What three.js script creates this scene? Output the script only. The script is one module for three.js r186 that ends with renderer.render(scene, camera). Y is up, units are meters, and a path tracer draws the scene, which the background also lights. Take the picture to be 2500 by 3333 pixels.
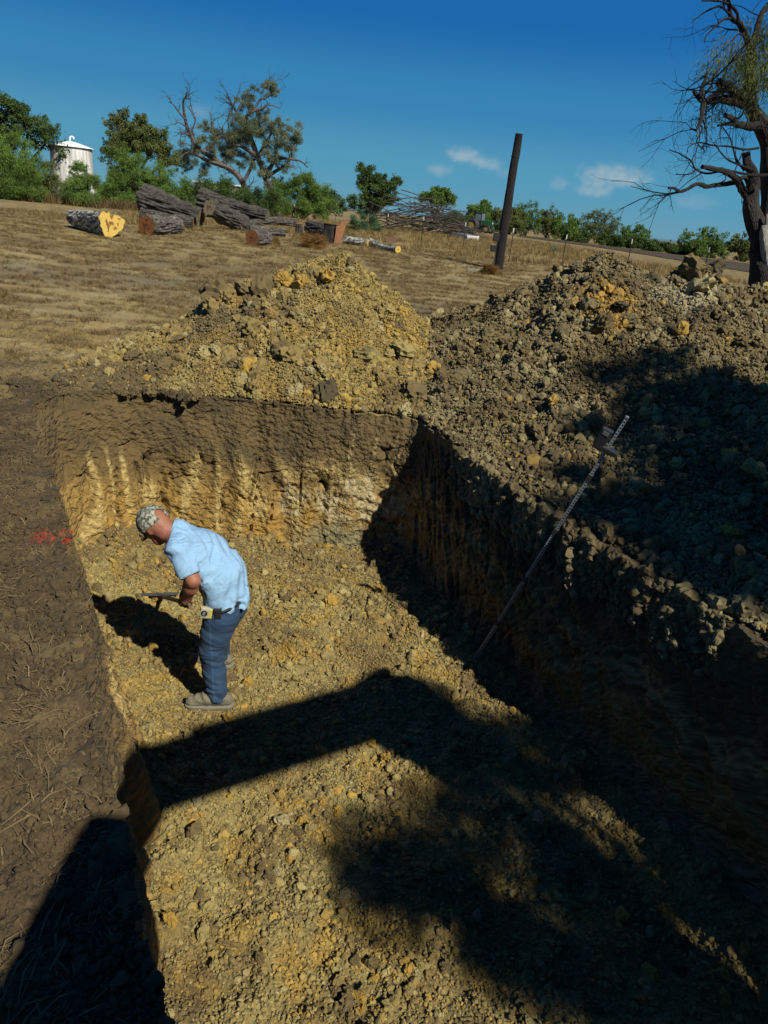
import * as THREE from 'three';
import { createNoise2D, createNoise3D } from 'simplex-noise';

// ------------------------------------------------------------------ camera, sky, sun, exposure
const scene = new THREE.Scene();
const camera = new THREE.PerspectiveCamera(67.3, 768 / 1024, 0.1, 1500);
camera.position.set(0, 2.05, 0);
camera.rotation.order = 'YXZ';
camera.rotation.set(THREE.MathUtils.degToRad(-21.2), 0, THREE.MathUtils.degToRad(5.7));
const renderer = new THREE.WebGLRenderer({ antialias: true });
renderer.toneMapping = THREE.LinearToneMapping;
const EXPOSURE = 1.3;
renderer.toneMappingExposure = EXPOSURE;
renderer.shadowMap.enabled = true;

function rng(seed) {
  let a = seed >>> 0;
  return () => { a = (a + 0x6D2B79F5) >>> 0; let t = a; t = Math.imul(t ^ (t >>> 15), t | 1); t ^= t + Math.imul(t ^ (t >>> 7), t | 61); return ((t ^ (t >>> 14)) >>> 0) / 4294967296; };
}
const R0 = rng(20251);
const n2 = createNoise2D(rng(11)), n3 = createNoise3D(rng(12));
const clamp = (v, a, b) => Math.min(b, Math.max(a, v)), mix = (a, b, t) => a + (b - a) * t;
const sstep = (a, b, v) => { const t = clamp((v - a) / (b - a), 0, 1); return t * t * (3 - 2 * t); };
function fbm(x, y, o = 4) { let s = 0, a = .5, f = 1; for (let i = 0; i < o; i++) { s += a * n2(x * f + i * 17.3, y * f - i * 9.1); f *= 2.03; a *= .5; } return s; }
function fbm3(x, y, z, o = 3) { let s = 0, a = .5, f = 1; for (let i = 0; i < o; i++) { s += a * n3(x * f, y * f + i * 7.7, z * f); f *= 2.05; a *= .5; } return s; }
const mixc = (a, b, t) => [mix(a[0], b[0], t), mix(a[1], b[1], t), mix(a[2], b[2], t)];

{ // clear deep-blue sky, paler towards the horizon, with small fair-weather clouds low down
  const W = 2048, H = 1024, data = new Float32Array(W * H * 4), E = EXPOSURE;
  const puffs = [];
  const add = (az, el, w, h, s) => puffs.push([az, el, w, h, s]);
  add(3.0, 3.95, 1.1, .42, 1); add(4.6, 3.6, 1.0, .28, .8); add(1.45, 2.95, .9, .3, .6); add(5.8, 3.15, .5, .3, .25); add(9.6, 2.8, .6, .35, .5);
  add(13.1, 3.5, 2.1, .62, 1); add(11.9, 2.6, 1.1, .5, .75); add(18.4, 2.4, 1.4, .45, .3); add(-14.7, 4.9, .8, .35, .35);
  const r = rng(77);
  for (let i = 0; i < 46; i++) { const az = 30 + r() * 300, el = 2 + r() * 7; add(az > 180 ? az - 360 : az, el, .6 + r() * 1.6, .25 + r() * .4, .3 + r() * .6); }
  const stops = [[0, .14, .335, .45], [3, .09, .315, .48], [7, .04, .23, .46], [12, .013, .138, .405], [25, .008, .075, .27], [90, .005, .042, .16]];
  for (let j = 0; j < H; j++) {
    const el = (j + .5) / H * 180 - 90;
    let c = stops[0].slice(1);
    for (let k = 0; k + 1 < stops.length; k++) if (el >= stops[k][0]) { const t = sstep(0, 1, clamp((el - stops[k][0]) / (stops[k + 1][0] - stops[k][0]), 0, 1)); c = mixc(stops[k].slice(1), stops[k + 1].slice(1), t); }
    if (el < 0) c = [.10, .14, .15];
    for (let i = 0; i < W; i++) {
      // direction of this column: u = atan2(z, x) / 2pi + 0.5
      const phi = ((i + .5) / W - .5) * 2 * Math.PI, x = Math.cos(phi), z = Math.sin(phi);
      const az = Math.atan2(x, -z) * 180 / Math.PI;
      let d = 0;
      if (el > 0 && el < 12) for (const p of puffs) {
        let da = az - p[0]; if (da > 180) da -= 360; if (da < -180) da += 360;
        if (Math.abs(da) > p[2] * 2.5) continue;
        const q = (da / p[2]) ** 2 + ((el - p[1]) / (p[3] * (el < p[1] ? .75 : 1.2))) ** 2;
        if (q < 4) d += p[4] * clamp(1.05 - q * .75 + .9 * fbm(az * 1.3, el * 2.6, 4), 0, 1);
      }
      d = clamp(d, 0, 1) * .5;
      const v = .012 * fbm(az * .05, el * .2, 3), o = (j * W + i) * 4;
      data[o] = (mix(c[0], .50, d) * (1 + v)) / E; data[o + 1] = (mix(c[1], .55, d) * (1 + v)) / E; data[o + 2] = (mix(c[2], .56, d) * (1 + v)) / E; data[o + 3] = 1;
    }
  }
  const t = new THREE.DataTexture(data, W, H, THREE.RGBAFormat, THREE.FloatType);
  t.mapping = THREE.EquirectangularReflectionMapping; t.magFilter = THREE.LinearFilter; t.minFilter = THREE.LinearFilter; t.needsUpdate = true;
  scene.background = t; scene.environment = t;
}
const SUN = new THREE.Vector3(0.4588, 0.6756, 0.5772).normalize();
const sun = new THREE.DirectionalLight(new THREE.Color().setRGB(1, .955, .86), 5);
sun.position.copy(SUN).multiplyScalar(80); sun.castShadow = true; sun.shadow.radius = 1.4;
Object.assign(sun.shadow.camera, { left: -60, right: 60, top: 60, bottom: -60, near: 1, far: 260 });
sun.shadow.mapSize.set(4096, 4096);
scene.add(sun, sun.target);

// ------------------------------------------------------------------ helpers
const taken = new Map();
function numbered(n) { const k = taken.get(n) ?? 0; taken.set(n, k + 1); return k ? `${n}_${String(k).padStart(3, '0')}` : n; }
function shadow(o) { o.castShadow = o.receiveShadow = true; return o; }
function thing(name, label, category, pos = [0, 0, 0], turn = 0, group) {
  const o = new THREE.Group(); o.name = numbered(name); o.position.set(...pos); o.rotation.y = turn;
  o.userData = { label, category }; if (group) o.userData.group = group; scene.add(o); return o;
}
function part(name, geo, mat, parent) { const m = shadow(new THREE.Mesh(geo, mat)); m.name = name; parent.add(m); return m; }
function struct(name, geo, mat) { const m = shadow(new THREE.Mesh(geo, mat)); m.name = name; m.userData.kind = 'structure'; scene.add(m); return m; }
function rgb(r, g, b) { return new THREE.Color().setRGB(r, g, b); }
function std(c, rough = .9, o = {}) { return new THREE.MeshStandardMaterial({ color: rgb(...c), roughness: rough, metalness: 0, ...o }); }
const V = (x, y, z) => new THREE.Vector3(x, y, z);
function merge(list) { // joins geometries (position, normal, uv, optional color)
  let nv = 0, ni = 0; const color = list.some((g) => g.attributes.color);
  for (const g of list) { nv += g.attributes.position.count; ni += g.index ? g.index.count : g.attributes.position.count; }
  const P = new Float32Array(nv * 3), N = new Float32Array(nv * 3), U = new Float32Array(nv * 2), C = color ? new Float32Array(nv * 3).fill(1) : null, I = new Uint32Array(ni);
  let v = 0, k = 0;
  for (const g of list) {
    if (!g.attributes.normal) g.computeVertexNormals();
    P.set(g.attributes.position.array, v * 3); N.set(g.attributes.normal.array, v * 3);
    if (g.attributes.uv) U.set(g.attributes.uv.array, v * 2);
    if (C && g.attributes.color) C.set(g.attributes.color.array, v * 3);
    const n = g.attributes.position.count;
    if (g.index) for (let i = 0; i < g.index.count; i++) I[k++] = g.index.array[i] + v; else for (let i = 0; i < n; i++) I[k++] = i + v;
    v += n;
  }
  return mesh(P, I, U, C, N);
}
function mesh(P, I, U, C, N) {
  const g = new THREE.BufferGeometry();
  g.setAttribute('position', new THREE.BufferAttribute(P instanceof Float32Array ? P : new Float32Array(P), 3));
  if (U) g.setAttribute('uv', new THREE.BufferAttribute(U instanceof Float32Array ? U : new Float32Array(U), 2));
  if (C) g.setAttribute('color', new THREE.BufferAttribute(C instanceof Float32Array ? C : new Float32Array(C), 3));
  if (I) g.setIndex(new THREE.BufferAttribute(I instanceof Uint32Array ? I : new Uint32Array(I), 1));
  if (N) g.setAttribute('normal', new THREE.BufferAttribute(N, 3)); else g.computeVertexNormals();
  return g;
}
function grayTex(n, fn, rep = 1) { // tiling grey noise for bump and grain
  const d = new Uint8Array(n * n * 4);
  for (let j = 0; j < n; j++) for (let i = 0; i < n; i++) { const v = clamp(fn(i / n, j / n), 0, 1) * 255, o = (j * n + i) * 4; d[o] = d[o + 1] = d[o + 2] = v; d[o + 3] = 255; }
  const t = new THREE.DataTexture(d, n, n); t.wrapS = t.wrapT = THREE.RepeatWrapping; t.magFilter = THREE.LinearFilter; t.minFilter = THREE.LinearMipmapLinearFilter; t.generateMipmaps = true; t.repeat.set(rep, rep); t.needsUpdate = true; return t;
}
// tiling fbm on a torus: 4-D mapped to two 3-D slices blended
function tile(u, v, f, o = 4) {
  const bl = (x, y) => fbm(x * f, y * f, o), a = sstep(0, .25, u) , b = sstep(0, .25, v);
  return mix(mix(bl(u + 1, v + 1), bl(u, v + 1), a), mix(bl(u + 1, v), bl(u, v), a), b);
}
const soilBump = grayTex(512, (u, v) => .5 + .75 * tile(u, v, 14, 5));
const barkBump = grayTex(256, (u, v) => { const w = tile(u, v, 3, 3) * .5; return .5 + .8 * Math.abs(tile(u + w * .1, v * .25, 16, 3)) * 2 - .35 + .2 * tile(u, v, 24, 2); });
const fineBump = grayTex(256, (u, v) => .5 + .5 * tile(u, v, 40, 3));

// tapered limb along points
function limb(pts, r0, r1, sides = 7, seg = 3, wob = .12, seed = 1) {
  const cv = new THREE.CatmullRomCurve3(pts.map((p) => Array.isArray(p) ? V(...p) : p), false, 'catmullrom', .5);
  const n = Math.max(2, (pts.length - 1) * seg), P = [], U = [], I = [];
  let up = V(.31, .2, .9).normalize(), len = cv.getLength();
  for (let i = 0; i <= n; i++) {
    const t = i / n, c = cv.getPoint(t), d = cv.getTangent(t);
    const s = up.clone().sub(d.clone().multiplyScalar(up.dot(d))).normalize(); up = s; const b = d.clone().cross(s);
    const r = mix(r0, r1, t);
    for (let k = 0; k <= sides; k++) {
      const a = (k % sides) / sides * Math.PI * 2, q = r * (1 + wob * n3(Math.cos(a) * 1.3 + seed, Math.sin(a) * 1.3, t * len / Math.max(.15, r0 * 2.5)));
      P.push(c.x + (s.x * Math.cos(a) + b.x * Math.sin(a)) * q, c.y + (s.y * Math.cos(a) + b.y * Math.sin(a)) * q, c.z + (s.z * Math.cos(a) + b.z * Math.sin(a)) * q);
      U.push(k / sides * Math.max(1, Math.round(r0 * 8)), t * len);
    }
  }
  const m = sides + 1;
  for (let i = 0; i < n; i++) for (let k = 0; k < sides; k++) { const a = i * m + k; I.push(a, a + m, a + 1, a + 1, a + m, a + m + 1); }
  const cap = (row, flip) => { const c0 = P.length / 3; let x = 0, y = 0, z = 0; for (let k = 0; k < sides; k++) { x += P[(row * m + k) * 3]; y += P[(row * m + k) * 3 + 1]; z += P[(row * m + k) * 3 + 2]; } P.push(x / sides, y / sides, z / sides); U.push(.5, .5); for (let k = 0; k < sides; k++) flip ? I.push(c0, row * m + k, row * m + k + 1) : I.push(c0, row * m + k + 1, row * m + k); };
  cap(0, false); cap(n, true);
  return mesh(P, I, U);
}
function box(w, h, d, x = 0, y = 0, z = 0, b = .01) { // chamfered box
  const s = new THREE.Shape(), hw = w / 2 - b, hh = h / 2 - b; s.moveTo(-hw, -hh); s.lineTo(hw, -hh); s.lineTo(hw, hh); s.lineTo(-hw, hh); s.closePath();
  const g = new THREE.ExtrudeGeometry(s, { depth: d - 2 * b, bevelEnabled: true, bevelThickness: b, bevelSize: b, bevelSegments: 2 }); g.translate(x, y, z - d / 2 + b); return g;
}
function beam(a, b, w, h) { // box from a to b
  const A = V(...a), B = V(...b), L = A.distanceTo(B), g = box(w, h, L, 0, 0, 0, Math.min(w, h) * .12), q = new THREE.Matrix4().lookAt(B, A, V(0, 1, .001)); g.applyMatrix4(q); const m = A.add(B).multiplyScalar(.5); g.translate(m.x, m.y, m.z); return g;
}
function cyl(r0, r1, h, n = 20, x = 0, y = 0, z = 0) { const g = new THREE.CylinderGeometry(r1, r0, h, n); g.translate(x, y + h / 2, z); return g; }

// clod shapes: a few lumpy variants shared by all
function clodGeo(seed, detail, amp, rough, cut = .42) {
  const g = new THREE.IcosahedronGeometry(1, detail), p = g.attributes.position, r = rng(seed), planes = [];
  for (let i = 0; i < 8; i++) { const v = V(r() - .5, r() - .5, r() - .5).normalize(); planes.push([v, .48 + r() * cut]); }
  const jit = (v) => { const h = Math.sin(Math.round(v.x * 97) * 12.9898 + Math.round(v.y * 97) * 78.233 + Math.round(v.z * 97) * 37.719 + seed) * 43758.5453; return h - Math.floor(h) - .5; };
  for (let i = 0; i < p.count; i++) {
    const v = V(p.getX(i), p.getY(i), p.getZ(i)).normalize();
    let q = 1; for (const [n, d] of planes) { const k = v.dot(n); if (k > .01) q = Math.min(q, d / k); }
    q *= 1 + amp * fbm3(v.x * 2.1 + seed, v.y * 2.1, v.z * 2.1, 3) + rough * jit(v);
    p.setXYZ(i, v.x * q, v.y * q, v.z * q);
  }
  g.computeVertexNormals(); return g;
}
const CLOD_BIG = [1, 2, 3, 4, 5, 6].map((s) => clodGeo(s * 31, 3, .55, .09));
const CLOD_SMALL = [1, 2, 3, 4].map((s) => clodGeo(s * 57, 1, .3, .34));
const clodMat = [
  [.232, .18, .06], [.188, .134, .041], [.29, .18, .03], [.11, .078, .028], [.058, .043, .018], [.27, .225, .10], [.115, .09, .038], [.03, .024, .014],
].map((c) => std(c, .96, { bumpMap: soilBump, bumpScale: .004 }));
const CM = { tan: 0, ochre: 1, gold: 2, brown: 3, dark: 4, pale: 5, grey: 6, black: 7 };
const stuffMat = std([1, 1, 1], .97);
function gravel(parent, name, list) { // list of [x,y,z,size,color,r]
  const per = CLOD_SMALL.map(() => []);
  list.forEach((e, i) => per[i % per.length].push(e));
  const M = new THREE.Matrix4(), Q = new THREE.Quaternion(), E = new THREE.Euler(), C = new THREE.Color(), r = rng(list.length);
  per.forEach((L, k) => {
    const im = new THREE.InstancedMesh(CLOD_SMALL[k], stuffMat, L.length); im.name = k ? `${name}_${String(k).padStart(3, '0')}` : name; im.userData.kind = 'stuff'; shadow(im);
    L.forEach(([x, y, z, s, c], i) => {
      E.set(r() * 6.3, r() * 6.3, r() * 6.3); Q.setFromEuler(E);
      M.compose(V(x, y, z), Q, V(s * (.75 + r() * .6), s * (.6 + r() * .5), s * (.75 + r() * .6))); im.setMatrixAt(i, M);
      const v = .8 + r() * .4; im.setColorAt(i, C.setRGB(c[0] * v, c[1] * v, c[2] * v));
    });
    parent.add(im);
  });
}
function clod(parent, x, y, z, s, mat, seed, sq = [1, .8, 1]) {
  const r = rng(seed), m = part('clod', CLOD_BIG[Math.floor(r() * 6)], clodMat[mat], parent);
  m.position.set(x, y, z); m.rotation.set(r() * 6.3, r() * 6.3, r() * 6.3); m.scale.set(s * sq[0] * (.85 + r() * .4), s * sq[1] * (.8 + r() * .4), s * sq[2] * (.85 + r() * .4)); return m;
}
const powr = (u, a, b, k) => Math.pow(Math.pow(a, -k) + u * (Math.pow(b, -k) - Math.pow(a, -k)), -1 / k); // power-law size
const NEAR_LIMBS=[[0.3,0.235,[[5.66,1.28,-12.8],[5.58,1.56,-12.8],[5.52,1.79,-12.8],[5.43,2.06,-12.8]]],[0.14,0.045,[[5.43,2.06,-12.8],[5.33,2.24,-12.8],[5.22,2.43,-12.8],[5.1,2.64,-12.8],[5.07,2.8,-12.8],[5.05,2.96,-12.8],[5.01,3.11,-12.8],[4.89,3.23,-12.8],[4.83,3.38,-12.8]]],[0.19,0.13,[[5.46,2.01,-12.8],[5.48,2.23,-12.87],[5.52,2.46,-12.94],[5.53,2.68,-13.01],[5.49,3.01,-13.09],[5.41,3.33,-13.16],[5.32,3.58,-13.23],[5.26,3.75,-13.3]]],[0.1,0.02,[[5.35,2.23,-12.62],[5.34,2.39,-12.62],[5.29,2.56,-12.62]]],[0.12,0.055,[[5.36,3.49,-13.2],[5.2,3.69,-13.16],[5.07,3.81,-13.11],[4.9,3.96,-13.07],[4.8,4.09,-13.03],[4.73,4.26,-12.99],[4.67,4.47,-12.94],[4.6,4.69,-12.9]]],[0.05,0.018,[[4.6,4.69,-12.9],[4.49,4.8,-12.83],[4.39,4.89,-12.77],[4.27,4.97,-12.7],[4.12,5.01,-12.63],[4.03,5.16,-12.57],[3.95,5.24,-12.5]]],[0.048,0.03,[[4.6,4.69,-12.9],[4.63,4.83,-12.97],[4.67,5.02,-13.05],[4.71,5.19,-13.12],[4.8,5.35,-13.2]]],[0.022,0.008,[[4.23,4.96,-12.6],[4.16,5.05,-12.54],[4.04,5.11,-12.48],[3.9,5.13,-12.42],[3.74,5.12,-12.36],[3.58,5.09,-12.3]]],[0.018,0.005,[[4.08,4.97,-12.5],[3.96,4.93,-12.44],[3.88,4.85,-12.38],[3.79,4.76,-12.32],[3.72,4.68,-12.26],[3.7,4.59,-12.2]]],[0.01,0.004,[[3.89,4.85,-12.4],[3.78,4.83,-12.4],[3.71,4.78,-12.4]]],[0.016,0.004,[[4.04,5.02,-12.5],[3.96,5.06,-12.47],[3.86,5.08,-12.44],[3.73,5.02,-12.41],[3.64,4.96,-12.39],[3.59,4.91,-12.36],[3.53,4.87,-12.33],[3.51,4.83,-12.3]]],[0.014,0.005,[[4.33,4.81,-12.6],[4.22,4.79,-12.47],[4.13,4.7,-12.33],[4.04,4.63,-12.2]]],[0.075,0.05,[[4.83,4.04,-13.0],[4.64,4.08,-12.88],[4.43,4.15,-12.75],[4.28,4.17,-12.62],[4.12,4.19,-12.5]]],[0.06,0.02,[[4.87,3.99,-13.0],[4.61,4.01,-12.87],[4.3,4.02,-12.73],[4.12,3.97,-12.6],[3.96,3.93,-12.47],[3.85,3.93,-12.33],[3.69,4.01,-12.2]]],[0.04,0.028,[[4.28,4.14,-12.6],[4.1,4.04,-12.5],[3.95,3.93,-12.4]]],[0.032,0.008,[[3.81,3.93,-12.2],[3.81,4.03,-12.22],[3.82,4.1,-12.25],[3.84,4.18,-12.27],[3.85,4.28,-12.3]]],[0.035,0.012,[[3.9,3.89,-12.3],[3.88,3.78,-12.23],[3.86,3.69,-12.15],[3.83,3.59,-12.08],[3.78,3.5,-12.0]]],[0.014,0.006,[[3.81,3.51,-12.1],[3.74,3.53,-12.1],[3.72,3.51,-12.1]]],[0.012,0.005,[[3.83,3.59,-12.1],[3.88,3.55,-12.07],[3.85,3.45,-12.03],[3.82,3.38,-12.0],[3.86,3.31,-11.97],[3.92,3.27,-11.93],[3.93,3.23,-11.9]]],[0.06,0.025,[[5.03,3.76,-13.0],[4.78,3.73,-12.85],[4.57,3.72,-12.7],[4.45,3.76,-12.55],[4.26,3.78,-12.4]]],[0.03,0.015,[[4.54,3.71,-12.6],[4.32,3.68,-12.5],[4.2,3.64,-12.4]]],[0.055,0.022,[[5.0,2.78,-12.8],[4.81,2.89,-12.62],[4.66,2.97,-12.44],[4.44,3.04,-12.26],[4.17,3.05,-12.08],[3.94,3.05,-11.9]]],[0.035,0.014,[[4.71,2.95,-12.6],[4.53,2.9,-12.49],[4.38,2.87,-12.38],[4.2,2.83,-12.27],[4.06,2.84,-12.16],[3.96,2.83,-12.04],[3.81,2.75,-11.93],[3.68,2.7,-11.82],[3.56,2.73,-11.71],[3.45,2.72,-11.6]]],[0.03,0.022,[[5.05,2.85,-12.9],[4.99,2.95,-12.83],[4.89,3.03,-12.75],[4.79,3.0,-12.68],[4.72,2.96,-12.6]]],[0.02,0.005,[[5.21,3.09,-12.5],[4.92,3.05,-12.43],[4.72,3.05,-12.36],[4.5,3.06,-12.29],[4.32,3.04,-12.22],[4.1,2.99,-12.15],[3.91,3.03,-12.08],[3.8,3.12,-12.01],[3.6,3.19,-11.94],[3.5,3.2,-11.87],[3.41,3.21,-11.8]]],[0.01,0.004,[[3.89,3.02,-12.0],[3.85,2.97,-11.95],[3.78,2.94,-11.9],[3.65,2.92,-11.85],[3.57,2.92,-11.8]]],[0.008,0.003,[[3.78,2.94,-11.9],[3.72,2.92,-11.9],[3.68,2.84,-11.9],[3.66,2.78,-11.9]]],[0.016,0.006,[[4.98,3.13,-12.7],[4.65,3.19,-12.57],[4.42,3.24,-12.43],[4.16,3.4,-12.3]]],[0.016,0.004,[[4.96,3.44,-12.7],[4.73,3.39,-12.6],[4.46,3.4,-12.5],[4.21,3.38,-12.4],[3.95,3.39,-12.3],[3.79,3.31,-12.2],[3.76,3.23,-12.1]]],[0.016,0.006,[[4.91,3.14,-12.9],[4.74,3.27,-12.85],[4.63,3.41,-12.8],[4.52,3.55,-12.75],[4.36,3.67,-12.7]]]];
const DEAD_LIMBS=[[0.38,0.06,[[-14.22,0.3,-71.0],[-14.39,2.15,-70.75],[-14.68,3.21,-70.5],[-15.44,4.07,-70.25],[-16.25,4.41,-70.0],[-17.66,4.7,-69.75],[-18.38,5.04,-69.5],[-19.23,5.01,-69.25],[-20.16,4.07,-69.0]]],[0.2,0.06,[[-16.28,4.44,-70.5],[-16.87,4.8,-70.3],[-17.14,5.61,-70.1],[-16.95,6.24,-69.9],[-16.29,6.77,-69.7],[-16.26,7.3,-69.5]]],[0.26,0.04,[[-16.36,4.43,-70.5],[-17.4,5.03,-70.21],[-18.49,5.69,-69.93],[-18.88,6.39,-69.64],[-19.18,7.16,-69.36],[-19.33,8.27,-69.07],[-19.25,8.97,-68.79],[-18.65,8.99,-68.5]]],[0.08,0.03,[[-19.2,7.53,-69.0],[-19.67,8.06,-68.67],[-19.94,8.46,-68.33],[-20.25,8.59,-68.0]]],[0.07,0.03,[[-18.79,6.37,-69.3],[-19.32,6.53,-69.3],[-19.78,6.56,-69.3]]],[0.07,0.03,[[-18.78,6.48,-69.0],[-18.32,7.53,-68.83],[-18.54,8.09,-68.67],[-18.87,8.38,-68.5]]],[0.06,0.03,[[-19.08,7.0,-69.0],[-19.76,7.28,-69.0],[-20.03,7.05,-69.0]]],[0.4,0.07,[[-11.63,0.15,-72.0],[-12.16,2.45,-71.67],[-12.88,3.78,-71.33],[-13.58,5.29,-71.0],[-14.55,5.89,-70.67],[-15.19,6.09,-70.33],[-16.04,5.98,-70.0]]],[0.2,0.06,[[-13.68,5.31,-71.5],[-13.37,6.08,-71.83],[-12.91,7.01,-72.17],[-12.62,8.2,-72.5]]],[0.24,0.04,[[-13.68,5.31,-71.5],[-14.16,6.54,-71.33],[-14.55,7.55,-71.17],[-14.75,7.93,-71.0],[-15.35,8.55,-70.83],[-15.71,8.98,-70.67],[-16.23,9.79,-70.5]]],[0.15,0.04,[[-14.68,7.87,-71.0],[-14.57,8.41,-70.8],[-13.93,8.79,-70.6],[-13.21,9.03,-70.4],[-12.65,9.33,-70.2],[-11.7,9.12,-70.0]]],[0.1,0.03,[[-13.97,8.81,-70.8],[-13.56,9.68,-70.92],[-12.83,10.03,-71.05],[-12.73,10.8,-71.17],[-12.51,11.51,-71.3]]],[0.2,0.04,[[-12.89,4.01,-71.8],[-12.48,5.01,-72.0],[-11.9,5.51,-72.2],[-10.97,5.54,-72.4],[-10.19,5.48,-72.6],[-9.55,5.03,-72.8]]],[0.18,0.05,[[-12.92,3.87,-72.0],[-12.26,4.46,-72.25],[-11.29,5.15,-72.5],[-10.9,6.37,-72.75],[-10.77,7.7,-73.0]]],[0.12,0.04,[[-11.87,5.51,-72.0],[-12.33,6.41,-72.17],[-12.17,7.52,-72.33],[-11.83,8.13,-72.5]]],[0.05,0.02,[[-15.67,8.96,-70.5],[-15.46,9.52,-70.5],[-15.17,10.15,-70.5],[-15.03,10.77,-70.5]]],[0.07,0.03,[[-16.81,5.98,-70.0],[-17.23,7.24,-69.75],[-16.87,7.89,-69.5]]],[0.06,0.02,[[-15.83,7.11,-70.0],[-15.96,7.93,-70.0],[-15.78,8.42,-70.0]]],[0.16,0.1,[[-14.89,3.23,-71.5],[-14.14,4.76,-71.5],[-13.99,5.28,-71.5]]]];
const DEAD_CLUMPS=[[-13.09,11.12,-72.26,0.62],[-12.4,10.55,-70.64,0.62],[-13.43,10.54,-71.72,0.44],[-14.47,10.01,-70.46,0.62],[-14.8,9.49,-70.28,0.53],[-14.28,9.34,-71.54,0.53],[-14.89,9.13,-71.9,0.62],[-13.64,8.39,-71.18,0.97],[-14.22,7.8,-69.92,0.97],[-13.31,8.93,-71.36,0.53],[-11.96,7.83,-71.0,0.7],[-11.75,8.34,-72.44,0.53],[-10.98,7.71,-71.72,0.7],[-10.52,7.03,-69.92,0.79],[-12.38,7.42,-69.92,0.7],[-14.04,7.05,-70.64,1.41],[-15.16,7.08,-70.46,1.06],[-16.13,6.45,-72.44,1.06],[-14.94,6.12,-71.36,1.15],[-17.89,7.32,-71.18,0.62],[-17.31,6.71,-70.1,0.79],[-16.75,6.18,-69.74,0.79],[-17.56,5.77,-69.92,0.79],[-16.91,5.8,-72.44,0.79],[-12.07,6.25,-70.64,1.06],[-11.51,6.26,-72.08,0.79],[-12.62,5.49,-69.56,0.7],[-19.82,5.53,-71.36,0.7],[-19.09,5.36,-71.0,0.7],[-20.11,4.77,-71.0,0.62],[-19.62,4.3,-72.08,0.79],[-18.14,4.1,-70.1,0.79],[-20.15,3.93,-70.28,0.53],[-11.5,4.99,-71.36,0.62],[-13.5,4.54,-70.28,0.7],[-12.24,3.85,-69.92,0.79],[-12.26,3.58,-72.44,0.62],[-15.86,5.06,-70.64,0.79],[-15.37,5.07,-72.44,0.79]];

// ------------------------------------------------------------------ terrain, pit
const FL = -1.55, CX = -.2, CZ = -4.6;
const land = (x, z) => .8 * sstep(10, 34, Math.hypot(x, z));
const RIM = [[-.15, -.95], [1.4, -1.0], [3.4, -1.1], [3.0, -2.2], [2.62, -3.1], [2.24, -3.8], [1.81, -4.56], [1.34, -5.5], [.92, -6.5], [.6, -7.25], [.42, -7.85], [.2, -8.17], [0, -8.2], [-.7, -8.14], [-1.5, -8.2], [-2.3, -8.2], [-2.9, -8.05], [-3.38, -7.75], [-3.55, -7.2], [-3.12, -6.4], [-2.25, -4.9], [-1.82, -4.07], [-1.44, -3.32], [-1.1, -2.62], [-.87, -2.19], [-.51, -1.53], [-.3, -1.15]];
function polyR(th) { // radius of the rim seen from the pit's centre
  const dx = Math.sin(th), dz = -Math.cos(th); let best = 9;
  for (let i = 0; i < RIM.length; i++) {
    const a = RIM[i], b = RIM[(i + 1) % RIM.length], ex = b[0] - a[0], ez = b[1] - a[1], px = a[0] - CX, pz = a[1] - CZ, det = ex * dz - ez * dx;
    if (Math.abs(det) < 1e-9) continue;
    const t = (ex * pz - ez * px) / det, s = (dx * pz - dz * px) / det; if (t > 0 && s >= -1e-6 && s <= 1 + 1e-6) best = Math.min(best, t);
  }
  return best;
}
const rimTab = new Float32Array(4097);
for (let i = 0; i <= 4096; i++) rimTab[i] = polyR(i / 4096 * 2 * Math.PI - Math.PI);
function rimRaw(th) { let u = (th + Math.PI) / (2 * Math.PI); u -= Math.floor(u); u *= 4096; const i = Math.floor(u), f = u - i; return mix(rimTab[i], rimTab[Math.min(4096, i + 1)], f); }
function rimSlow(th) { let s = 0; for (let k = -3; k <= 3; k++) s += rimRaw(th + k * .012); const c = Math.cos(th), d = Math.sin(th); return s / 7 + .05 * n2(c * 9, d * 9) + .03 * n2(c * 28, d * 28) + .012 * n2(c * 90, d * 90); }
function rimSmoothSlow(th) { let s = 0; for (let k = -6; k <= 6; k++) s += rimRaw(th + k * .014); return s / 13 + .04 * n2(Math.cos(th) * 7, Math.sin(th) * 7); }
const rimSmTab = new Float32Array(4098); for (let i = 0; i <= 4097; i++) rimSmTab[i] = rimSmoothSlow(i / 4096 * 2 * Math.PI - Math.PI);
function rimSm(th) { let u = (th + Math.PI) / (2 * Math.PI); u = (u - Math.floor(u)) * 4096; const i = Math.floor(u); return mix(rimSmTab[i], rimSmTab[i + 1], u - i); }
const rimFine = new Float32Array(32769); for (let i = 0; i <= 32768; i++) rimFine[i] = rimSlow(i / 32768 * 2 * Math.PI - Math.PI);
function rimR(th) { let u = (th + Math.PI) / (2 * Math.PI); u = (u - Math.floor(u)) * 32768; const i = Math.floor(u); return mix(rimFine[i], rimFine[i + 1], u - i); }
function inset(th) { // how far the foot of the wall stands in from the rim
  const x = Math.sin(th), z = -Math.cos(th); // direction
  let v = .16; v = mix(v, .42, sstep(.1, .7, -x)); v = mix(v, .06, sstep(.05, .4, x) * (z < .75 ? 1 : 0)); if (z > .75) v = .3; return v + .05 * n2(x * 6 + 3, z * 6);
}
const rimY = (th) => .03 * n2(Math.cos(th) * 14, Math.sin(th) * 14);
const baseR = (th) => rimSm(th) - inset(th);
const angle = (x, z) => Math.atan2(x - CX, -(z - CZ)), radius = (x, z) => Math.hypot(x - CX, z - CZ);
const inPit = (x, z, m = 0) => radius(x, z) < rimR(angle(x, z)) + m;
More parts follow.
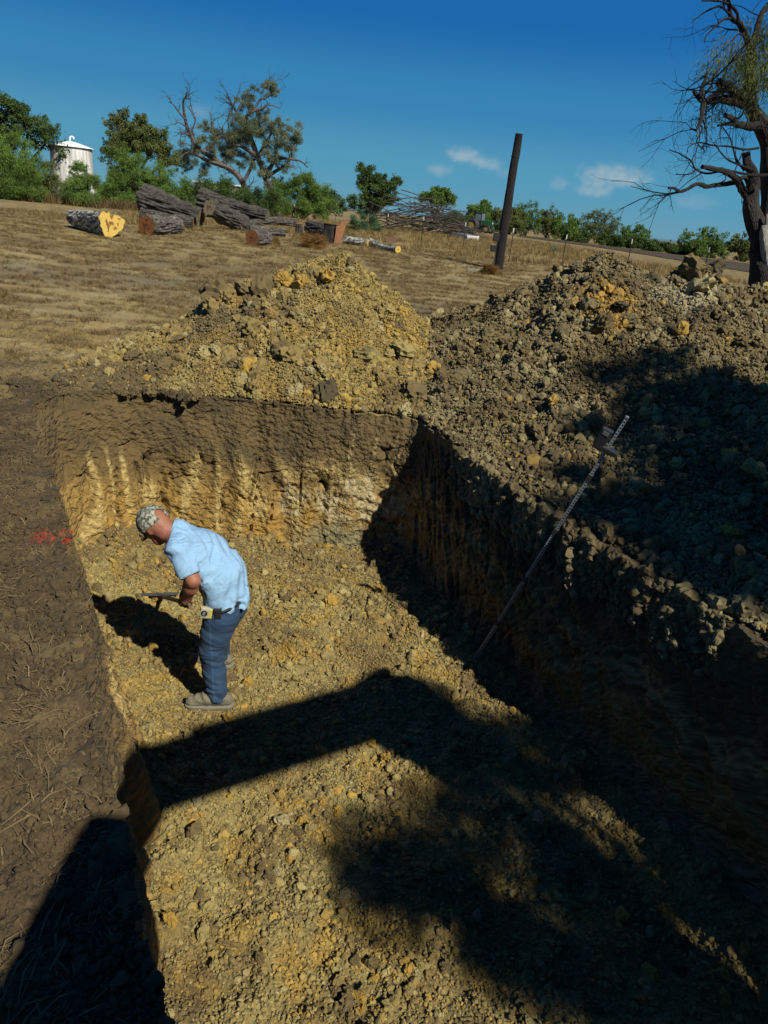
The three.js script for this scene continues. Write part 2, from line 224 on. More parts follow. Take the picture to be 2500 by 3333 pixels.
function floorY(x, z) {
  const th = angle(x, z), gap = baseR(th) - radius(x, z), man = Math.hypot((x + 1.2) / .55, (z + 5.1) / .6);
  const rough = sstep(.5, 1.3, man);
  return FL + rough * (.07 * fbm(x * 1.1, z * 1.1, 3) + .05 * fbm(x * 3.3 + 9, z * 3.3, 3)) + .012 * fbm(x * 14, z * 14, 2) + .22 * (1 - sstep(0, .75, gap)) * (.6 + .8 * fbm(x * 2 + 4, z * 2, 2)) * (x < -2.2 ? .9 : .25) - .015 * (1 - rough);
}

// colours of the earth (base colours, linear)
const TAN = [.232, .18, .06], OCHRE = [.188, .134, .041], GOLD = [.29, .18, .03], SOIL = [.046, .030, .011], SOIL2 = [.075, .049, .0175], PALE = [.28, .235, .10], CLAY = [.12, .11, .055], STRAW = [.19, .13, .045];
function floorCol(x, z) {
  let c = mixc(TAN, OCHRE, sstep(-.25, .35, fbm(x * .9, z * .9, 3)));
  c = mixc(c, GOLD, .6 * sstep(.12, .4, fbm(x * 1.7 + 31, z * 1.7, 3)));
  c = mixc(c, [.10, .068, .023], .7 * sstep(.05, .4, fbm(x * 1.3 - 12, z * 1.3 + 5, 4)));
  if (z < -6.6) c = mixc(c, [.12, .082, .03], .5 * sstep(-6.6, -7.6, z));
  return c;
}
{ // pit floor: rough loose ground
  const A = 420, B = 120, P = [], I = [], C = [], U = [];
  for (let j = 0; j <= B; j++) for (let i = 0; i <= A; i++) {
    const th = i / A * 2 * Math.PI - Math.PI, r = (baseR(th) + .1) * Math.pow(j / B, .75), x = CX + Math.sin(th) * r, z = CZ - Math.cos(th) * r;
    const y = floorY(x, z), n = .8 + .4 * (fbm(x * 9, z * 9, 2) + .5); P.push(x, y, z); U.push(x, z); const c = floorCol(x, z); C.push(c[0] * n * .8, c[1] * n * .8, c[2] * n * .8);
    if (j < B && i < A) { const a = j * (A + 1) + i, b = a + A + 1; I.push(a, a + 1, b, a + 1, b + 1, b); }
  }
  const m = struct('pit_floor', mesh(P, I, U, C), std([1, 1, 1], .97, { vertexColors: true, bumpMap: soilBump, bumpScale: .02 }));
  const r = rng(5), list = [], big = [];
  for (let i = 0; i < 150000; i++) {
    const x = -3.5 + r() * 6.4, z = -8.4 + r() * 6.3, th = angle(x, z), g = baseR(th) - radius(x, z); if (g < 0) continue;
    const patch = fbm(x * 1.6 + 70, z * 1.6, 3), s = powr(r(), .0062, .055, patch > .1 ? 2.5 : 3.3) * (z < -6.2 ? 1.3 : 1);
    if (patch < -.2 && s > .016) continue;
    if (Math.hypot(x + 1.2, z + 4.88) < .2 && s > .02) continue;
    let c = floorCol(x, z); const q = r(); c = q < .1 ? mixc(c, GOLD, .8) : q < .2 ? mixc(c, PALE, .6) : q < .33 ? mixc(c, SOIL2, .7) : c;
    (s > .024 ? big : list).push([x, floorY(x, z) + s * .33, z, s, c, q]);
  }
  big.sort((a, b) => b[3] / (1 + Math.hypot(b[0], b[2])) - a[3] / (1 + Math.hypot(a[0], a[2])));
  big.slice(0, 280).forEach((e, i) => clod(m, e[0], e[1], e[2], e[3], e[5] < .12 ? CM.gold : e[5] < .24 ? CM.pale : e[5] < .45 ? CM.brown : e[5] < .7 ? CM.ochre : CM.tan, 900 + i));
  clod(m, -.72, floorY(-.72, -5.75) + .03, -5.75, .1, CM.gold, 5001, [1, .55, .8]);
  clod(m, -1.0, floorY(-1, -5.0) + .03, -4.72, .055, CM.gold, 5002);
  gravel(m, 'rubble', list.concat(big.slice(280)));
}
function wallCol(x, y, z, th) {
  const s = -y / 1.55, u = x + (x > 0 ? 1 : -1) * Math.max(0, z + 8), w = .10 * fbm(u * .8, y * 1.2, 3) + .05 * fbm(u * 3, y * 3 + 5, 3);
  const speck = fbm(u * 14 + z * 9, y * 14, 3), speck2 = fbm(u * 30 + z * 22, y * 30, 2);
  let c = mixc([.096, .063, .0205], [.068, .047, .0165], sstep(-.2, .35, fbm(u * 1.3 + 3, y * 2, 4)));
  c = mixc(c, [.12, .075, .02], sstep(.33, .5, s + w) * .75);
  c = mixc(c, [.24, .15, .035], sstep(.50, .70, s + w * 1.4) * (.55 + .45 * sstep(-.1, .3, speck)));
  if (u < -.8) { // pale scraped streaks left by the bucket's teeth
    const st = Math.sin(u * 15 + 5 * n2(u * 1.1, y * .5)), k = sstep(.35, .9, st) * sstep(.30, .5, s) * (1 - sstep(.93, 1, s));
    c = mixc(c, [.34, .25, .085], k * (.45 + .55 * sstep(-.2, .25, speck)));
    c = mixc(c, [.30, .165, .022], .5 * sstep(.5, .8, s) * sstep(0, .4, fbm(u * 2.2, y * 1.2 + 8, 2)));
  }
  if (u > -1.5) { // smeared clay and white caliche to the right
    const bend = y + .75 + .07 * Math.sin(u * 4.2 + 1) + .05 * n2(u * 3, 2);
    for (const [off, wd, k] of [[0, .04, .9], [-.08, .028, .75], [.06, .03, .7], [.13, .02, .5], [-.2, .035, .7], [-.29, .025, .6], [-.38, .03, .6]]) { const d = Math.abs(bend - off - .035 * n2(u * 5 + off * 40, off)); c = mixc(c, [.29, .215, .075], k * (1 - sstep(wd * .35, wd, d)) * sstep(-1.3, -.7, u) * (.6 + .6 * (speck2 + .5))); }
    const cal = sstep(.02, .3, fbm(u * 2.4 + 1.5, y * 2.2 - 3, 3) + .34 - Math.hypot((u + .35) / .75, (y + 1.02) / .32) * .42);
    c = mixc(c, [.33, .28, .155], cal * (.35 + .5 * sstep(-.2, .3, speck)));
    c = mixc(c, mixc(CLAY, [.19, .165, .08], sstep(0, .4, fbm(u * 3, y * 22, 2))), sstep(.79, .88, s + .03 * n2(u * 3, 1)) * sstep(-1.2, -.6, u) * .85);
    for (const sx of [-.42, -.17, .07]) { const k = (1 - sstep(.012, .035, Math.abs(u - sx - .02 * n2(y * 5, sx)))) * sstep(-.72, -.62, y) * (1 - sstep(-.3, -.12, y)); c = mixc(c, [.25, .19, .08], k * .8 * sstep(-.25, .2, speck)); }
  }
  const g = 1 + .25 * speck + .16 * speck2; return [c[0] * g, c[1] * g, c[2] * g];
}
function wallPoint(th, s) { // a point of the cut face: th round the pit, s from rim to floor
    const edge = Math.min(1, s * 9) * Math.min(1, (1 - s) * 6 + .15);
    let r = mix(mix(rimR(th), rimSm(th), sstep(0, .13, s)), baseR(th), Math.pow(s, mix(1.15, .5, sstep(.1, .45, Math.sin(th)))));
    const x0 = CX + Math.sin(th) * r, z0 = CZ - Math.cos(th) * r, y0 = mix(rimY(th), FL - .06, s), back = sstep(-6.6, -7.8, z0);
    let d = .06 * fbm3(x0 * 1.8, y0 * 1.8, z0 * 1.8, 2) + .022 * fbm3(x0 * 7, y0 * 5, z0 * 7, 3) + .008 * n3(x0 * 24, y0 * 24, z0 * 24) + .006 * n3(x0 * 45, y0 * 45, z0 * 45);
    if (x0 < -.6) { const st = Math.sin(x0 * 15 + 5 * n2(x0 * 1.1, y0 * .5)); for (const [gx, a, b] of [[-3.12, .45, .9], [-2.86, .6, .97], [-2.62, .35, .7], [-2.44, .5, .98], [-2.1, .3, .62], [-1.82, .55, .9], [-1.5, .35, .75]]) d -= back * .075 * (1 - sstep(.006, .03, Math.abs(x0 - gx - .05 * n2(y0 * 3, gx)))) * sstep(a, a + .08, s) * (1 - sstep(b - .08, b, s)); d += back * .03 * st * sstep(.25, .45, s); d -= back * .11 * (1 - sstep(.0, .06, Math.abs(n2(x0 * 2.6 + 7, y0 * .45)))) * sstep(.3, .5, s) * (1 - sstep(.9, 1, s)) * sstep(-.1, .25, n2(x0 * 3, y0 * 2.2 + 4)); }
    else { d *= mix(1, .55, back * sstep(.5, .8, s)); d += back * .012 * Math.sin(y0 * 46 + 3 * n2(x0 * 2.5, y0)) * sstep(.45, .6, s); }
    if (x0 > .35 && z0 > -7.9) d += .05 * n2(z0 * 5 + y0 * 2.5, y0 * .8) + .03 * n2(z0 * 14 + y0 * 6, y0 * 2);
    d += .014 * Math.abs(n3(x0 * 9 + y0 * 4, y0 * 11, z0 * 9)) - .05 * (1 - sstep(.0, .09, Math.abs(n3(x0 * 2.2 + 3, y0 * 2.8 + x0 * 1.3, z0 * 2.2)))) * sstep(0, .3, n3(x0 * 1.4, y0 * 1.4 + 9, z0));
    r += d * edge * -1;
    return [CX + Math.sin(th) * r, y0, CZ - Math.cos(th) * r];
}
{ // pit wall: cut earth with tooth marks, cracks and broken-out lumps
  const A = 1500, B = 110, P = [], I = [], C = [], U = [];
  for (let j = 0; j <= B; j++) for (let i = 0; i <= A; i++) {
    const th = i / A * 2 * Math.PI - Math.PI, [x, y0, z] = wallPoint(th, j / B); P.push(x, y0, z); U.push(th * 3.2, y0); C.push(...wallCol(x, y0, z, th));
    if (j < B && i < A) { const a = j * (A + 1) + i, b = a + A + 1; I.push(a, a + 1, b, a + 1, b + 1, b); }
  }
  struct('pit_wall', mesh(P, I, U, C), std([1, 1, 1], .95, { vertexColors: true, bumpMap: soilBump, bumpScale: .028 }));
}
function groundCol(x, z) {
  let c = mixc([.24, .175, .056], [.17, .12, .04], sstep(-.3, .4, fbm(x * .22, z * .5, 3) + .6 * fbm(x * 1.6, z * 3, 3)));
  c = mixc(c, [.25, .20, .095], sstep(.02, .45, fbm(x * .12 + 40, z * .4, 3) + .5 * fbm(x * 1.3 + 3, z * 2.4, 3)) * .7);
  const lane = Math.abs(z + 17.2 + .12 * x + .8 * n2(x * .1, 3)); c = mixc(c, [.125, .108, .058], .8 * (1 - sstep(.3, 2.2, lane + .7 * n2(x * 1.1, z * 1.9))));
  const lane2 = Math.abs(z + 21.5 + .1 * x + .8 * n2(x * .1, 8)); c = mixc(c, [.09, .067, .03], .6 * (1 - sstep(.2, 1.6, lane2 + .5 * n2(x * 1.5, z * 2))) * sstep(8, -4, x));
  c = mixc(c, [.11, .072, .026], .7 * sstep(.08, .28, fbm(x * .7 + 9, z * 1.5 + 2, 4) + .45 * fbm(x * 3.2, z * 4.4, 3)) * sstep(-9.5, -12, z));
  c = mixc(c, [.16, .112, .032], sstep(-29, -33, z + 2 * n2(x * .3, z * .3)) * sstep(-3, 3, x) * (.6 + .4 * fbm(x * .3, z * .3, 3)));
  c = mixc(c, [.21, .155, .052], sstep(.05, .4, fbm(x * .1 + 77, z * .35, 4)) * sstep(-28, -33, z + 2 * n2(x * .3, z * .3)) * sstep(-2, 4, x) * .7);
  const near = sstep(-9.6, -7.6, z + .9 * n2(x * .8, z * .8));
  let s = mixc(SOIL, [.064, .042, .015], sstep(-.15, .35, fbm(x * 1.3, z * 1.3, 4)));
  s = mixc(s, [.095, .067, .025], .7 * sstep(.12, .38, fbm(x * 1.9 + 51, z * 1.9, 4)));
  c = mixc(c, s, near);
  const red = 1 - sstep(.02, .09, Math.hypot(x + 2.04, (z + 4.27) * .7) + .05 * n2(x * 14, z * 14)); c = mixc(c, [.42, .035, .02], red * .5 * sstep(-.3, .4, n2(x * 40, z * 40)));
  const g = 1 + .3 * fbm(x * 2.5, z * 4, 3) ;  return [c[0] * g, c[1] * g, c[2] * g];
}
function groundY(x, z) {
  const e = radius(x, z) - rimR(angle(x, z)), d = Math.hypot(x, z), f = sstep(0, .35, e) * (1 - sstep(18, 45, d));
  let y = .022 * fbm(x * .7, z * .7, 3) + .028 * fbm(x * 3, z * 3, 3) * (1 - sstep(10, 16, d)) + (z > -9 ? .035 * fbm(x * 9, z * 9, 3) : .008 * fbm(x * 9, z * 9, 2));
  const rip = sstep(.15, .6, 1 - Math.hypot((x + 4.6) / 2.6, (z + 11) / 2.6)) + sstep(.15, .6, 1 - Math.hypot((x + 4.0) / 2.2, (z + 14.4) / 1.2));
  y += .022 * rip * Math.sin((z * 4.3 + x * .9 + .7 * n2(x * .7, z)) * 4.6);
  return land(x, z) + y * f;
}
{ // ground: one sheet from the rim of the pit to the horizon
  const th = []; const N1 = 1000, N2 = 150; // fine where the place is seen, coarse behind
  for (let i = 0; i < N1; i++) th.push(-Math.PI * 1.05 + i / N1 * Math.PI * 1.5);
  for (let i = 0; i < N2; i++) th.push(Math.PI * .45 + i / N2 * Math.PI * .5);
  const A = th.length, rows = [0]; let w = .012; while (rows[rows.length - 1] < 900) { rows.push(rows[rows.length - 1] + w); w *= 1.0245; }
  const B = rows.length, P = [], I = [], C = [], U = [];
  for (let j = 0; j < B; j++) for (let i = 0; i < A; i++) {
    const t = th[i], r = rimR(t) * (1 / (1 + rows[j] * .02)) + polyR(t) * (1 - 1 / (1 + rows[j] * .02)) + rows[j], x = CX + Math.sin(t) * r, z = CZ - Math.cos(t) * r;
    const k = Math.exp(-rows[j] * 6); P.push(x, groundY(x, z) + rimY(t) * k, z); U.push(x * .7, z * .7); C.push(...groundCol(x, z));
    if (j < B - 1) { const a = j * A + i, b = j * A + (i + 1) % A; I.push(a, a + A, b, b, a + A, b + A); }
  }
  const m = struct('ground', mesh(P, I, U, C), std([1, 1, 1], .97, { vertexColors: true, bumpMap: soilBump, bumpScale: .022 }));
  const r = rng(8), list = [], big = [];
  for (let i = 0; i < 80000; i++) {
    const t = -Math.PI * (.02 + r() * 1.0), e = Math.pow(r(), 1.5) * 3.2, rr = rimR(t) + e, x = CX + Math.sin(t) * rr, z = CZ - Math.cos(t) * rr;
    if (z < -9.5 || (x > .5 && z < -1.5) || z > -.8 || x < -7) continue;
    const s = powr(r(), .005, .042, 2.7); const q = r(); const c = mixc(groundCol(x, z), q < .12 ? [.12, .082, .03] : SOIL2, .25);
    (s > .026 ? big : list).push([x, groundY(x, z) + s * .25, z, s, c, q]);
  }
  big.slice(0, 120).forEach((e, i) => clod(m, e[0], e[1], e[2], e[3], e[5] < .2 ? CM.brown : CM.dark, 2500 + i));
  clod(m, -2.55, groundY(-2.55, -4.55) + .02, -4.55, .07, CM.dark, 3001, [1.2, .6, 1]); clod(m, -3.9, groundY(-3.9, -7.3) + .05, -7.3, .14, CM.brown, 3002); clod(m, -4.25, groundY(-4.25, -7.5) + .05, -7.5, .17, CM.tan, 3003);
  for (let i = 0; i < 26; i++) { const x = -4.4 + i * .09 + r() * .05, z = -7.6 - .35 * sstep(-4.4, -3.2, x) - .2 * r(); clod(m, x, groundY(x, z) + .02, z, .03 + r() * .06, r() < .6 ? CM.brown : CM.dark, 3100 + i); }
  for (let i = 0; i < 1500; i++) { const x = -9 + r() * 13, z = -9 - r() * 15, s = powr(r(), .008, .04, 2.4); if (inPit(x, z)) continue; list.push([x, groundY(x, z) + s * .2, z, s, mixc([.2, .16, .08], [.1, .07, .03], r())]); }
  gravel(m, 'crumbs', list.concat(big.slice(120)));
}
{ // ploughed field beyond the fence
  const near = [[12.6, -99], [15.8, -88], [17.8, -80.4], [19.1, -60], [19.3, -45.6], [22, -34], [34, -22]], far = [[14.9, -106], [19.1, -97], [23.5, -82], [28.6, -69], [36, -56], [48, -44], [70, -36]];
  const cn = new THREE.CatmullRomCurve3(near.map((p) => V(p[0], 0, p[1]))), cf = new THREE.CatmullRomCurve3(far.map((p) => V(p[0], 0, p[1]))), A = 160, B = 60, P = [], I = [], C = [], U = [];
  for (let j = 0; j <= B; j++) for (let i = 0; i <= A; i++) {
    const p = cn.getPoint(i / A).lerp(cf.getPoint(i / A), j / B), v = 1 + .35 * fbm(p.x * .8, p.z * .8, 3);
    P.push(p.x, land(p.x, p.z) + .03 + .07 * (j % 2) * (j < B ? 1 : 0) + .02 * n2(p.x * 2, p.z * 2), p.z); U.push(p.x, p.z); C.push(.068 * v, .05 * v, .026 * v);
    if (j < B && i < A) { const a = j * (A + 1) + i, b = a + A + 1; I.push(a, a + 1, b, a + 1, b + 1, b); }
  }
  struct('ploughed_field', mesh(P, I, U, C), std([1, 1, 1], .97, { vertexColors: true, bumpMap: soilBump, bumpScale: .05 }));
}

// ------------------------------------------------------------------ spoil heaps
function lerpTab(tab, x) { if (x <= tab[0][0]) return tab[0][1]; for (let i = 0; i + 1 < tab.length; i++) if (x <= tab[i + 1][0]) return mix(tab[i][1], tab[i + 1][1], (x - tab[i][0]) / (tab[i + 1][0] - tab[i][0])); return tab[tab.length - 1][1]; }
const RIDGE1 = [[-3.95, 0], [-3.55, .12], [-3.15, .32], [-2.75, .6], [-2.3, .94], [-1.75, 1.16], [-1.2, 1.36], [-.86, 1.5], [-.5, 1.3], [0, .98], [.42, .62], [.8, .25], [1.15, 0]];
function heap1(x, z) {
  const h = lerpTab(RIDGE1, x + .08 * n2(z * 1.4, x)), zr = -10.35, d = z - zr, L = 1.9, e = Math.max(0, radius(x, z) - rimR(angle(x, z)));
  let y = d > 0 ? h * Math.pow(e / (e + d + .001), .9) * sstep(-4.5, -3.6, x) : h * Math.max(0, 1 + d / L);
  y += (.10 * fbm(x * 1.4, z * 1.4, 3) + .06 * fbm(x * 4, z * 4, 3)) * sstep(.02, .3, y);
  return y;
}
const CREST2 = [[1.0, -10.7, .72], [1.4, -10.6, 1.2], [1.95, -10.4, 1.56], [2.5, -10.3, 1.74], [3.1, -10.1, 1.6], [3.6, -10, 1.66], [4.2, -10, 1.55], [4.9, -9.8, 1.45], [5.8, -8.8, 1.6], [6.3, -7, 1.7], [6.3, -4.5, 1.6], [6.2, -2, 1.3]];
function heap2(x, z) {
  let y = 0; const e = Math.max(0, radius(x, z) - rimR(angle(x, z)));
  for (let i = 0; i + 1 < CREST2.length; i++) {
    const a = CREST2[i], b = CREST2[i + 1], ex = b[0] - a[0], ez = b[1] - a[1], t = clamp(((x - a[0]) * ex + (z - a[1]) * ez) / (ex * ex + ez * ez), 0, 1);
    const px = a[0] + ex * t, pz = a[1] + ez * t, h = mix(a[2], b[2], t), side = ex * (z - pz) - ez * (x - px);
    const d = Math.hypot(x - px, z - pz); y = Math.max(y, i === 0 && t === 0 ? h * Math.max(0, 1 - d / 1.1) : side > 0 ? h * Math.pow(e / (e + d + .001), .9) * clamp(1.25 - d / 5.5, 0, 1) - (i < 4 ? .75 * Math.max(0, px - x - .15) : 0) : h * Math.max(0, 1 - d / 2.5));
  }
  return y + (.16 * fbm(x * .9 + 3, z * .9, 3) + .10 * fbm(x * 2.6, z * 2.6, 3) + .03 * n2(x * 8, z * 8)) * sstep(.02, .3, y);
}
function heapMesh(fn, x0, x1, z0, z1, st, col) {
  const nx = Math.round((x1 - x0) / st), nz = Math.round((z1 - z0) / st), P = [], C = [], U = [], I = [], ok = [];
  for (let j = 0; j <= nz; j++) for (let i = 0; i <= nx; i++) {
    const x = x0 + i * st, z = z0 + j * st, y = fn(x, z); P.push(x, land(x, z) + y - .012 + .02 * n2(x * 13, z * 13) * sstep(.02, .2, y), z); U.push(x, z); C.push(...col(x, z, y)); ok.push(y > .012 && !inPit(x, z, .02));
    if (j < nz && i < nx) { const a = j * (nx + 1) + i; I.push([a, a + nx + 1, a + 1, a + nx + 2]); }
  }
  const F = []; for (const [a, b, c, d] of I) if (ok[a] && ok[b] && ok[c] && ok[d]) F.push(a, b, c, c, b, d);
  return mesh(P, F, U, C);
}
function col1(x, z, y) {
  let c = mixc(TAN, OCHRE, sstep(-.1, .3, fbm(x * 1.2, z * 1.2, 3)));
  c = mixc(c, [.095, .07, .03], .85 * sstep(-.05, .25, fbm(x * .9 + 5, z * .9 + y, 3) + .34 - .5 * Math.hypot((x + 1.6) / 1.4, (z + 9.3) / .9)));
  c = mixc(c, [.255, .18, .042], sstep(-1.1, -.5, x + .4 * n2(z * 1.5, x)) * .6);
  c = mixc(c, GOLD, .4 * sstep(-.1, .3, fbm(x * 1.5 + 7, z * 1.5, 3)));
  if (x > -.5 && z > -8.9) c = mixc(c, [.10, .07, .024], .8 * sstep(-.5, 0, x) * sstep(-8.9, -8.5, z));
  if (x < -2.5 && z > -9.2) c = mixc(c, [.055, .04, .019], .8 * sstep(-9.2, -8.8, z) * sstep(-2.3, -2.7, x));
  return c;
}
function col2(x, z, y) {
  let c = mixc([.13, .10, .04], [.088, .064, .025], sstep(-.2, .3, fbm(x * .8, z * .8, 3)));
  c = mixc(c, [.185, .15, .068], .8 * sstep(-.05, .3, fbm(x * .7 + 20, z * .7, 3)));
  c = mixc(c, [.28, .165, .03], .95 * sstep(.15, -.1, Math.hypot((x - 2.35) / .55, (z + 9.3) / .75) - .6 + .3 * fbm(x * 3, z * 3, 2)));
  c = mixc(c, [.30, .27, .16], .7 * sstep(.1, -.2, Math.hypot((x - 3.3) / .6, (z + 9.5) / .6) - .75));
  return c;
}
function heap(name, label, fn, col, box4, st, count, smin, smax, seed, nbig, tones, extra) {
  const t = thing(name, label, 'dirt pile'); const [x0, x1, z0, z1] = box4;
  part('earth', heapMesh(fn, x0, x1, z0, z1, st, (x, z, y) => { const c = col(x, z, y), g = .72 * (1 + .4 * fbm(x * 8, z * 8, 2)); return [c[0] * g, c[1] * g, c[2] * g]; }), std([1, 1, 1], .97, { vertexColors: true, bumpMap: soilBump, bumpScale: .025 }), t);
  const r = rng(seed), list = [], big = [];
  for (let i = 0; i < count; i++) {
    const x = x0 + r() * (x1 - x0), z = z0 + r() * (z1 - z0), y = fn(x, z); if (y < .02 || inPit(x, z, .03)) continue;
    const coarse = fbm(x * 1.1 + 13, z * 1.1 + seed, 3), s = powr(r(), smin, smax, coarse > .14 ? 2.4 : 3.3); if (coarse < -.2 && s > smin * 2.6) continue;
    const q = r(); let c = col(x, z, y); c = q < .06 ? mixc(c, GOLD, .6) : q < .16 ? mixc(c, PALE, .45) : q < .42 ? mixc(c, SOIL2, .65) : c;
    (s > smin * 3.2 ? big : list).push([x, land(x, z) + y + s * .38, z, s, c, q]);
  }
  big.sort((a, b) => b[3] - a[3]);
  big.slice(0, nbig).forEach((e, i) => { const l = (e[4][0]); clod(t, e[0], e[1], e[2], e[3], e[5] < .05 ? CM.gold : e[5] < .2 ? tones[0] : l < .11 ? CM.brown : e[5] < .5 ? tones[1] : tones[2], seed + i); });
  gravel(t, 'rubble', list.concat(big.slice(nbig), extra ?? []));
  return t;
}
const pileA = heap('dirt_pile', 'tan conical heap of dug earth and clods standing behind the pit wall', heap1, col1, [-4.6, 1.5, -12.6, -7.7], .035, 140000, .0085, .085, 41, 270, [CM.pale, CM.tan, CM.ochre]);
for (const [x, z, s, m, q] of [[-1.0, -9.95, .13, CM.gold, [1, .9, 1]], [-1.32, -9.95, .12, CM.gold, [1.5, .7, 1]], [-1.55, -10.05, .11, CM.gold, [1, 1, 1]], [-1.5, -9.8, .10, CM.ochre, [1, .8, 1]], [-1.15, -10.1, .13, CM.ochre, [1, 1, 1]], [-1.85, -10.0, .2, CM.brown, [.8, 1.2, .8]], [-2.05, -10.05, .13, CM.brown, [.8, 1.1, .8]], [-2.4, -10.1, .19, CM.brown, [1.1, 1, 1]], [-2.25, -9.95, .14, CM.ochre, [1, 1, 1]], [.05, -9.1, .13, CM.tan, [.9, 1.1, .9]], [.22, -9.05, .12, CM.ochre, [.8, 1, .9]], [-1.35, -8.75, .14, CM.brown, [1, .9, 1]], [-1.75, -9.1, .13, CM.ochre, [1, .8, 1]], [-1.2, -8.65, .12, CM.ochre, [1, .9, 1]], [-.85, -8.6, .10, CM.ochre, [1, .9, 1]], [-3.35, -9.5, .10, CM.pale, [1.2, .9, 1]], [-2.75, -9.4, .13, CM.ochre, [1, .9, 1]], [-.75, -8.3, .13, CM.dark, [1, 1, 1]]])
  clod(pileA, x, heap1(x, z) + s * .35, z, s, m, Math.round(x * 1000 + z * 77 + 90000), q);
{ const r = rng(401); for (let i = 0; i < 26; i++) { const x = -3.2 + r() * 3.6, z = -10.3 + r() * 2.0, y = heap1(x, z); if (y < .08 || inPit(x, z, .1)) continue; const s = .06 + r() * r() * .12; clod(pileA, x, y + s * .25, z, s, [CM.ochre, CM.brown, CM.brown, CM.tan, CM.gold][Math.floor(r() * 5)], 40100 + i, [1.2, .75, 1]); } }
const spill = []; { const r = rng(71); for (let i = 0; i < 9000; i++) { const th = .3 + r() * 1.5, s = Math.pow(r(), 1.8) * .26, [x, y, z] = wallPoint(th, s), q = powr(r(), .01, .055, 2.6); if (z > -1.6) continue; spill.push([x, y + q * .2, z, q, mixc(col2(x, z, .1), SOIL2, r() * .6)]); } }
const pileB = heap('dirt_pile', 'long grey brown heap of dug earth and rubble along the shaded pit side', heap2, col2, [-1.0, 7.2, -12.4, -1.6], .045, 250000, .0095, .085, 61, 285, [CM.pale, CM.grey, CM.grey], spill);
for (const [x, z, s, m, q] of [[2.98, -10.1, .10, CM.dark, [1.2, .9, 1]], [3.3, -10.05, .12, CM.dark, [.9, 1.2, 1]], [3.5, -10.0, .18, CM.brown, [1, 1.1, 1]], [3.72, -10.0, .15, CM.dark, [.7, 1.1, 1]], [3.4, -9.5, .16, CM.pale, [1.3, .6, 1]], [2.1, -9.2, .11, CM.grey, [1, .9, 1]], [2.5, -8.9, .10, CM.grey, [1, .9, 1]], [4.3, -8.6, .13, CM.grey, [1.4, .6, 1]], [1.9, -7.2, .12, CM.brown, [1, 1.1, 1]], [4.4, -9.9, .13, CM.tan, [1, .9, 1]], [4.75, -9.7, .14, CM.tan, [1, .9, 1]]])
  clod(pileB, x, heap2(x, z) + s * .4, z, s, m, Math.round(x * 1000 + z * 77 + 90000), q);
{ const r = rng(402); for (let i = 0; i < 24; i++) { const x = 1.2 + r() * 4.2, z = -10.2 + r() * 5.2, y = heap2(x, z); if (y < .08 || inPit(x, z, .1)) continue; const s = .05 + r() * r() * .12; clod(pileB, x, y + s * .25, z, s, [CM.grey, CM.brown, CM.brown, CM.dark, CM.tan][Math.floor(r() * 5)], 40300 + i, [1.3, .7, 1]); } }

// ------------------------------------------------------------------ smooth bodies from distance fields
function surfaceNets(f, lo, hi, h, colour) {
  const nx = Math.ceil((hi[0] - lo[0]) / h) + 1, ny = Math.ceil((hi[1] - lo[1]) / h) + 1, nz = Math.ceil((hi[2] - lo[2]) / h) + 1, D = new Float32Array(nx * ny * nz), id = new Int32Array(nx * ny * nz).fill(-1), P = [], I = [], C = [];
  const at = (i, j, k) => (k * ny + j) * nx + i;
  for (let k = 0; k < nz; k++) for (let j = 0; j < ny; j++) for (let i = 0; i < nx; i++) D[at(i, j, k)] = f(lo[0] + i * h, lo[1] + j * h, lo[2] + k * h);
  for (let k = 0; k < nz - 1; k++) for (let j = 0; j < ny - 1; j++) for (let i = 0; i < nx - 1; i++) {
    let m = 0, x = 0, y = 0, z = 0, n = 0; const v = [];
    for (let c = 0; c < 8; c++) { const d = D[at(i + (c & 1), j + ((c >> 1) & 1), k + (c >> 2))]; v.push(d); if (d < 0) m |= 1 << c; }
    if (m === 0 || m === 255) continue;
    for (let c = 0; c < 8; c++) for (let a = 0; a < 3; a++) { if (c & (1 << a)) continue; const e = c | (1 << a); if ((v[c] < 0) === (v[e] < 0)) continue; const t = v[c] / (v[c] - v[e]); x += (c & 1) + (a === 0 ? t : 0); y += ((c >> 1) & 1) + (a === 1 ? t : 0); z += (c >> 2) + (a === 2 ? t : 0); n++; }
    id[at(i, j, k)] = P.length / 3; P.push(lo[0] + (i + x / n) * h, lo[1] + (j + y / n) * h, lo[2] + (k + z / n) * h);
  }
  const quad = (a, b, c, d, flip) => { if (a < 0 || b < 0 || c < 0 || d < 0) return; flip ? I.push(a, c, b, a, d, c) : I.push(a, b, c, a, c, d); };
  for (let k = 1; k < nz - 1; k++) for (let j = 1; j < ny - 1; j++) for (let i = 1; i < nx - 1; i++) {
    const d = D[at(i, j, k)] < 0;
    if (d !== D[at(i + 1, j, k)] < 0) quad(id[at(i, j - 1, k - 1)], id[at(i, j, k - 1)], id[at(i, j, k)], id[at(i, j - 1, k)], !d);
    if (d !== D[at(i, j + 1, k)] < 0) quad(id[at(i - 1, j, k - 1)], id[at(i - 1, j, k)], id[at(i, j, k)], id[at(i, j, k - 1)], !d);
    if (d !== D[at(i, j, k + 1)] < 0) quad(id[at(i - 1, j - 1, k)], id[at(i, j - 1, k)], id[at(i, j, k)], id[at(i - 1, j, k)], !d);
  }
  if (colour) for (let i = 0; i < P.length; i += 3) C.push(...colour(P[i], P[i + 1], P[i + 2]));
  return mesh(P, I, P.flatMap((v, i) => i % 3 === 2 ? [P[i - 2] + P[i], P[i - 1]] : []), colour ? C : null);
}
const smin = (a, b, k) => { const h = clamp(.5 + .5 * (b - a) / k, 0, 1); return mix(b, a, h) - k * h * (1 - h); };
